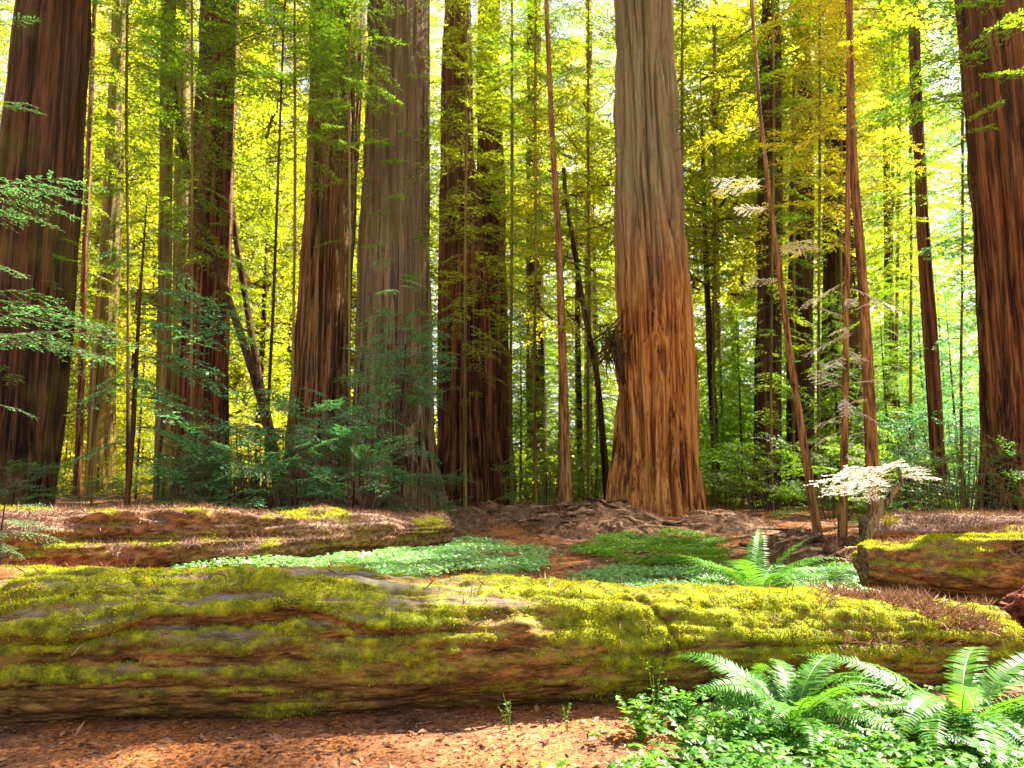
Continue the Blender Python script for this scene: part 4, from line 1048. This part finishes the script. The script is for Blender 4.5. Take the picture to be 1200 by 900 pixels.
# ------------------------------------------------------------------ ferns
def frond_geo(rng, Lf, rise, bend, npin, pin, wv=.0):
    n = 26; s = np.linspace(0, 1, n); ang = rise - bend * s ** 1.25
    x = np.concatenate([[0], np.cumsum(np.cos((ang[1:] + ang[:-1]) / 2)) / (n - 1)]) * Lf
    z = np.concatenate([[0], np.cumsum(np.sin((ang[1:] + ang[:-1]) / 2)) / (n - 1)]) * Lf
    y = wv * Lf * s ** 2
    path = np.stack([x, y, z], 1)
    tw = tube_quads(path, np.linspace(.0045, .001, n))
    lf = []
    ts = np.linspace(.13, .99, npin)
    tg = np.gradient(path, axis=0); tg /= np.linalg.norm(tg, axis=1, keepdims=True)
    for i, t in enumerate(ts):
        c = np.array([np.interp(t, s, path[:, k]) for k in range(3)]); d = np.array([np.interp(t, s, tg[:, k]) for k in range(3)])
        prof = min(1, .55 + (t - .13) * 2.2) * (1 - ((t - .35) / .66) ** 2 if t > .35 else 1)
        l_ = pin * max(.1, prof) * rng.uniform(.88, 1.1); w = l_ * .135 + .002
        sd = np.cross([0, 0, 1.], d); sd /= np.linalg.norm(sd) + 1e-9; nr = np.cross(d, sd)
        for sg in (-1, 1):
            o = sd * sg + d * rng.uniform(.22, .42) + nr * rng.uniform(-.02, .22); o /= np.linalg.norm(o)
            f = d - o * (d @ o); f /= np.linalg.norm(f)
            c1 = c + o * l_ * .5 + nr * .02 * l_; c2 = c + o * l_ - nr * l_ * rng.uniform(.08, .22) + f * .08 * l_
            lf.append([c - f * w * .35, c1 - f * w * .55, c1 + f * w * .5, c + f * w * .55])
            lf.append([c1 - f * w * .55, c2 - f * w * .06, c2 + f * w * .06, c1 + f * w * .5])
    return np.array(lf), tw

def fern(label, px, D, n, Lf, pin, seed, rise=(.55, 1.25), bend=(1.0, 1.9), az=(0, 2 * pi), dz=0., npin=38, leaf='fern', azs=None, dead=0):
    rng = np.random.default_rng(seed); x = X(px, D); b = np.array([x, D, float(G(x, D)) + dz])
    t = thing('sword_fern', b, label, 'fern', 'sword ferns')
    for i in range(n):
        a = (az[0] + (az[1] - az[0]) * (i + rng.uniform(.1, .9)) / n) if azs is None else radians(azs[i % len(azs)]) + rng.normal(0, .12)
        l_ = Lf * rng.uniform(.7, 1.1)
        lf, tw = frond_geo(rng, l_, rng.uniform(*rise), rng.uniform(*bend), npin, pin * l_ / Lf * rng.uniform(.9, 1.1), rng.normal(0, .10))
        lf, tw = place((lf, tw), (.03 * cos(a), .03 * sin(a), 0), a, 0, rng.normal(0, .25))
        o = link('frond', quads_mesh('frond', lf, tw), [L[leaf], L['herb']], t)
    for i in range(dead):
        lf, tw = frond_geo(rng, Lf * .8, rng.uniform(.0, .3), rng.uniform(.4, .9), npin, pin * .7, rng.normal(0, .2))
        lf, tw = place((lf, tw), (0, 0, .02), rng.uniform(pi, 2 * pi), 0, rng.normal(0, .5))
        o = link('frond', quads_mesh('frond', lf, tw), [NEEDLE, NEEDLE], t); o['label'] = 'brown dead frond'
    return t
fern('big foreground sword fern with arching fronds before the right end of the mossy log', 1105, 4.95, 36, 1.12, .125, 24, (.4, 1.0), (1.0, 1.8), az=(radians(130), radians(410)), npin=46, dz=.05, dead=3)
fern('low foreground sword fern with drooping pale fronds, left of the big foreground fern', 912, 4.85, 30, .86, .105, 2, (.6, 1.2), (1.2, 2.0), npin=40, dz=.06, dead=2)
fern('sword fern at the bottom right corner, below the big foreground fern', 1190, 4.2, 14, .6, .085, 3, (.4, 1.0), (.9, 1.7), npin=36, leaf='teal')
fern('bright upright sword fern in the middle distance, behind the mossy log', 882, 9.9, 40, 1.28, .16, 4, (.45, 1.1), (.7, 1.5), dz=.12, npin=34)
fern('small pale fern in front of the bright upright fern', 880, 9.4, 14, .55, .08, 5, (.4, 1.0), (1.1, 1.9), npin=26, leaf='teal')
fern('low fern between the bright upright fern and the bark mound', 950, 11.5, 14, .9, .11, 6, (.4, .9), (.7, 1.4), npin=28)
fern('low fern at the base of the big foreground fern, nearest the camera', 1040, 4.25, 12, .5, .07, 8, (.4, .9), (1.0, 1.8), npin=34)

# ------------------------------------------------------------------ ground cover
def trefoil(pos, rng, size, tilt=.3):
    n = len(pos); out = []
    nr = rng.normal(0, tilt, (n, 3)); nr[:, 2] = 1; nr /= np.linalg.norm(nr, axis=1, keepdims=True)
    a0 = rng.uniform(0, 2 * pi, n); sz = size * rng.uniform(.6, 1.3, n)
    for k in range(3):
        a = a0 + k * 2 * pi / 3
        d = np.stack([np.cos(a), np.sin(a), np.zeros(n)], 1); d -= nr * (d * nr).sum(1, keepdims=True); d[:, 2] -= .15
        q = diamonds(pos, d, nr, sz, sz * 1.05, -.12); 
        q[:, 1] += (q[:, 2] - q[:, 0]) * .22; q[:, 3] += (q[:, 2] - q[:, 0]) * .22; q[:, 2] = q[:, 0] + (q[:, 2] - q[:, 0]) * .82
        out.append(q)
    return np.concatenate(out)

def patch(label, poly, n, hgt, size, seed, leaf='sorrel', dens=.42, hump=.0, name='sorrel_patch', cat_='ground cover'):
    """poly: photo pixels on the ground"""
    rng = np.random.default_rng(seed); w = []
    for px, py in poly:
        d0 = 10.
        for _ in range(30):
            p, _s = P(px, py, d0); g = float(G(p[0], d0)); v_ = (CAM_H - p[2]) / d0
            d0 = d0 * .5 + .5 * (CAM_H - g) / max(v_, .01)
        w.append((X(px, d0), d0))
    w = np.array(w); lo, hi = w.min(0), w.max(0)
    pts = rng.uniform(lo, hi, (n * 4, 2)); ins = np.zeros(len(pts), bool); j = len(w) - 1
    for i in range(len(w)):
        c = ((w[i, 1] > pts[:, 1]) != (w[j, 1] > pts[:, 1])) & (pts[:, 0] < (w[j, 0] - w[i, 0]) * (pts[:, 1] - w[i, 1]) / (w[j, 1] - w[i, 1] + 1e-12) + w[i, 0])
        ins ^= c; j = i
    pts = pts[ins]; pts = pts[fbm(pts[:, 0] * 1.3, pts[:, 1] * 1.3, 0, seed, 3) > dens * rng.uniform(.8, 1.15, len(pts))][:n]
    pts = pts + rng.normal(0, .22, pts.shape) * rng.random((len(pts), 1)) ** 2 * min(1.0, w[:, 1].mean() / 9)
    hh = hump * fbm(pts[:, 0] * 1.1, pts[:, 1] * 1.1, 0, seed + 1, 2)
    pos = on_ground(pts[:, 0], pts[:, 1]); pos[:, 2] += rng.uniform(.25, 1.0, len(pos)) * hgt + hh
    c = np.array([w[:, 0].mean(), w[:, 1].mean(), 0])
    return tag(link(name, quads_mesh(name, trefoil(pos - c, rng, size)), [L[leaf]], None, c), label, cat_, kind='stuff')

patch('bright green sorrel carpet in front of the rotting log', [(190, 692), (215, 668), (330, 648), (430, 646), (470, 655), (470, 700), (190, 700)], 9000, .13, .042, 1, hump=.16)
patch('pale green sorrel carpet left of the reddish trail', [(440, 655), (520, 640), (600, 642), (645, 655), (640, 672), (590, 688), (440, 700)], 9000, .13, .042, 2, hump=.16)
patch('yellow-green sorrel patch right of the reddish trail, below the biggest trunk', [(665, 650), (720, 630), (800, 628), (850, 640), (850, 668), (740, 668)], 8000, .14, .042, 3, 'herb', hump=.10)
patch('green sorrel strip right of the trail, close behind the mossy log', [(655, 694), (700, 672), (820, 670), (1010, 672), (1010, 705), (650, 705)], 9000, .12, .04, 4, hump=.08)
patch('sorrel in the shade below the short mossy log', [(940, 660), (1000, 668), (1110, 705), (1130, 720), (950, 712)], 5000, .10, .04, 5, 'fern')
patch('low green plants at the foot of the fused redwood trunks', [(520, 600), (560, 596), (600, 606), (600, 616), (530, 612)], 2500, .16, .06, 6, 'herb', .3)
patch('bright leafy ground plants in the bottom right foreground', [(735, 850), (800, 838), (900, 836), (1200, 850), (1260, 960), (700, 960)], 2100, .14, .032, 7, 'herb', .50, hump=.0, name='herb_patch')
patch('larger dark-leaved plants scattered in the bottom right greenery', [(735, 850), (800, 838), (900, 836), (1200, 850), (1260, 960), (700, 960)], 1100, .22, .055, 17, 'fern', .42, hump=.0, name='herb_patch')
patch('green plants along the foot of the huckleberry thicket and rotting log', [(-20, 612), (200, 604), (500, 600), (500, 612), (200, 616), (-20, 625)], 3000, .22, .06, 8, 'green', .3)

# leafy herbs in the foreground
def herb(label, px, py, D, n, h, ls, seed, leaf='herb', name='leafy_plant', spread=.16):
    rng = np.random.default_rng(seed); x = X(px, D); b = np.array([x, D, float(G(x, D))])
    t = thing(name, b, label, 'plant'); st, lf = [], []
    for i in range(n):
        a = rng.uniform(0, 2 * pi); tip = np.array([cos(a) * spread * rng.random(), sin(a) * spread * rng.random(), h * rng.uniform(.6, 1.1)])
        st.append(tube_quads(np.stack([tip * [.1, .1, 0], tip * [.4, .4, .55], tip]), np.array([.004, .003, .0015])))
        m = 7
        u = rng.uniform(.35, 1, m); aa = rng.uniform(0, 2 * pi, m)
        pos = tip * np.stack([u, u, u], 1); d = np.stack([np.cos(aa), np.sin(aa), rng.normal(.0, .3, m)], 1)
        nr = rng.normal(0, .35, (m, 3)); nr[:, 2] = 1
        lf.append(diamonds(pos, d, nr, ls * rng.uniform(.6, 1.2, m), ls * .55 * rng.uniform(.8, 1.1, m)))
    link('leaves', quads_mesh('leaves', np.concatenate(lf)), [L[leaf]], t)
    link('stems', quads_mesh('stems', np.concatenate(st)), [L['herb']], t)
herb('leafy green plant at the bottom edge, left of the bare lit trail patch end', 570, 890, 4.05, 7, .12, .06, 1)
herb('broad-leaved green plant at the bottom edge, centre', 650, 890, 4.1, 9, .13, .07, 2)
herb('leafy plant at the left margin of the bottom right greenery', 745, 850, 4.85, 14, .26, .07, 3)
herb('dense leafy plant before the shaded right half of the mossy log', 790, 830, 5.1, 16, .22, .07, 4, 'fern')
herb('bushy leafy plant left of the low foreground fern', 800, 870, 4.5, 20, .2, .06, 5)
herb('leafy plant under the low foreground fern', 870, 880, 4.35, 18, .16, .055, 6)
herb('leafy plant at the bottom edge below the big foreground fern', 985, 890, 4.15, 16, .14, .05, 7)
herb('spindly pale sprig in front of the mossy log, left one', 598, 830, 5.0, 4, .22, .025, 8, name='sprig', spread=.1)
herb('spindly pale sprig in front of the mossy log, right one', 662, 830, 5.0, 3, .18, .025, 9, name='sprig', spread=.06)
herb('tall thin sprig beside the crack of the mossy log', 762, 830, 5.05, 5, .42, .028, 10, name='sprig', spread=.14)

# litter in the foreground
n = 80000
x = RNG.uniform(-4.6, 4.6, n); y = RNG.uniform(3.3, 6.2, n)
pos = on_ground(x, y, .004); pos[:, 2] += RNG.random(n) ** 3 * .02
d = RNG.normal(0, 1, (n, 3)); d[:, 2] *= .12
nr = RNG.normal(0, .3, (n, 3)); nr[:, 2] = 1
ln = RNG.uniform(.015, .05, n) * np.where(RNG.random(n) < .12, 2.4, 1); wd = np.where(RNG.random(n) < .2, ln * .4, .004)
tag(link('needle_litter', quads_mesh('litter', diamonds(pos, d, nr, ln, wd)), [NEEDLE]), 'brown needles and leaf bits strewn on the ground before the mossy log', 'litter', kind='stuff')
n = 26000
x = RNG.uniform(-9, 9, n); y = RNG.uniform(7, 24, n)
pos = on_ground(x, y, .006)
d = RNG.normal(0, 1, (n, 3)); d[:, 2] *= .15; nr = RNG.normal(0, .35, (n, 3)); nr[:, 2] = 1
ln = RNG.uniform(.04, .14, n)
tag(link('needle_litter', quads_mesh('litter', diamonds(pos, d, nr, ln, ln * RNG.choice([.15, .4], n))), [NEEDLE]), 'brown needles and twigs strewn on the trail and floor behind the mossy log', 'litter', kind='stuff')

# ------------------------------------------------------------------ light, world, camera
SUN_EL, SUN_AZ = radians(50), radians(58)         # azimuth measured from +Y towards +X
w = bpy.data.worlds.new('World'); S.world = w; w.use_nodes = True
nt = w.node_tree; nt.nodes.clear()
sky = nt.nodes.new('ShaderNodeTexSky'); sky.sky_type = 'NISHITA'; sky.sun_disc = False
sky.sun_elevation = SUN_EL; sky.sun_rotation = SUN_AZ
bgk = nt.nodes.new('ShaderNodeBackground'); bgk.inputs['Strength'].default_value = .062
wo = nt.nodes.new('ShaderNodeOutputWorld')
hs = nt.nodes.new('ShaderNodeHueSaturation'); hs.inputs['Saturation'].default_value = .3
nt.links.new(sky.outputs[0], hs.inputs['Color']); nt.links.new(hs.outputs[0], bgk.inputs[0]); nt.links.new(bgk.outputs[0], wo.inputs[0])
ld = bpy.data.lights.new('sun', 'SUN'); ld.energy = 5.0; ld.angle = radians(.53); ld.color = (1, .93, .80)
lo = bpy.data.objects.new('sun', ld); COL.objects.link(lo)
lo.rotation_euler = (radians(90) - SUN_EL, 0, -(SUN_AZ) + pi)
# a sun shines along its -Z: aim it from the sun direction to the origin
import mathutils
sd = mathutils.Vector((sin(SUN_AZ) * cos(SUN_EL), cos(SUN_AZ) * cos(SUN_EL), sin(SUN_EL)))
lo.rotation_euler = sd.to_track_quat('Z', 'Y').to_euler(); lo.location = (0, 0, 60)

cd = bpy.data.cameras.new('camera'); cam = bpy.data.objects.new('camera', cd); COL.objects.link(cam)
cam.location = (0, 0, CAM_H); cam.rotation_euler = (radians(90) + TH, 0, 0)
cd.sensor_width = 36; cd.lens = 26; cd.clip_end = 2000; cd.clip_start = .05
cd.dof.use_dof = True; cd.dof.focus_distance = 7.0; cd.dof.aperture_fstop = 2.8
S.camera = cam
S.view_settings.view_transform = 'Standard'; S.view_settings.look = 'None'
S.view_settings.exposure = 2.95; S.view_settings.gamma = 1
S.cycles.max_bounces = 10; S.cycles.diffuse_bounces = 5; S.cycles.glossy_bounces = 2; S.cycles.transmission_bounces = 4
S.cycles.use_denoising = True
S.cycles.sample_clamp_indirect = 8
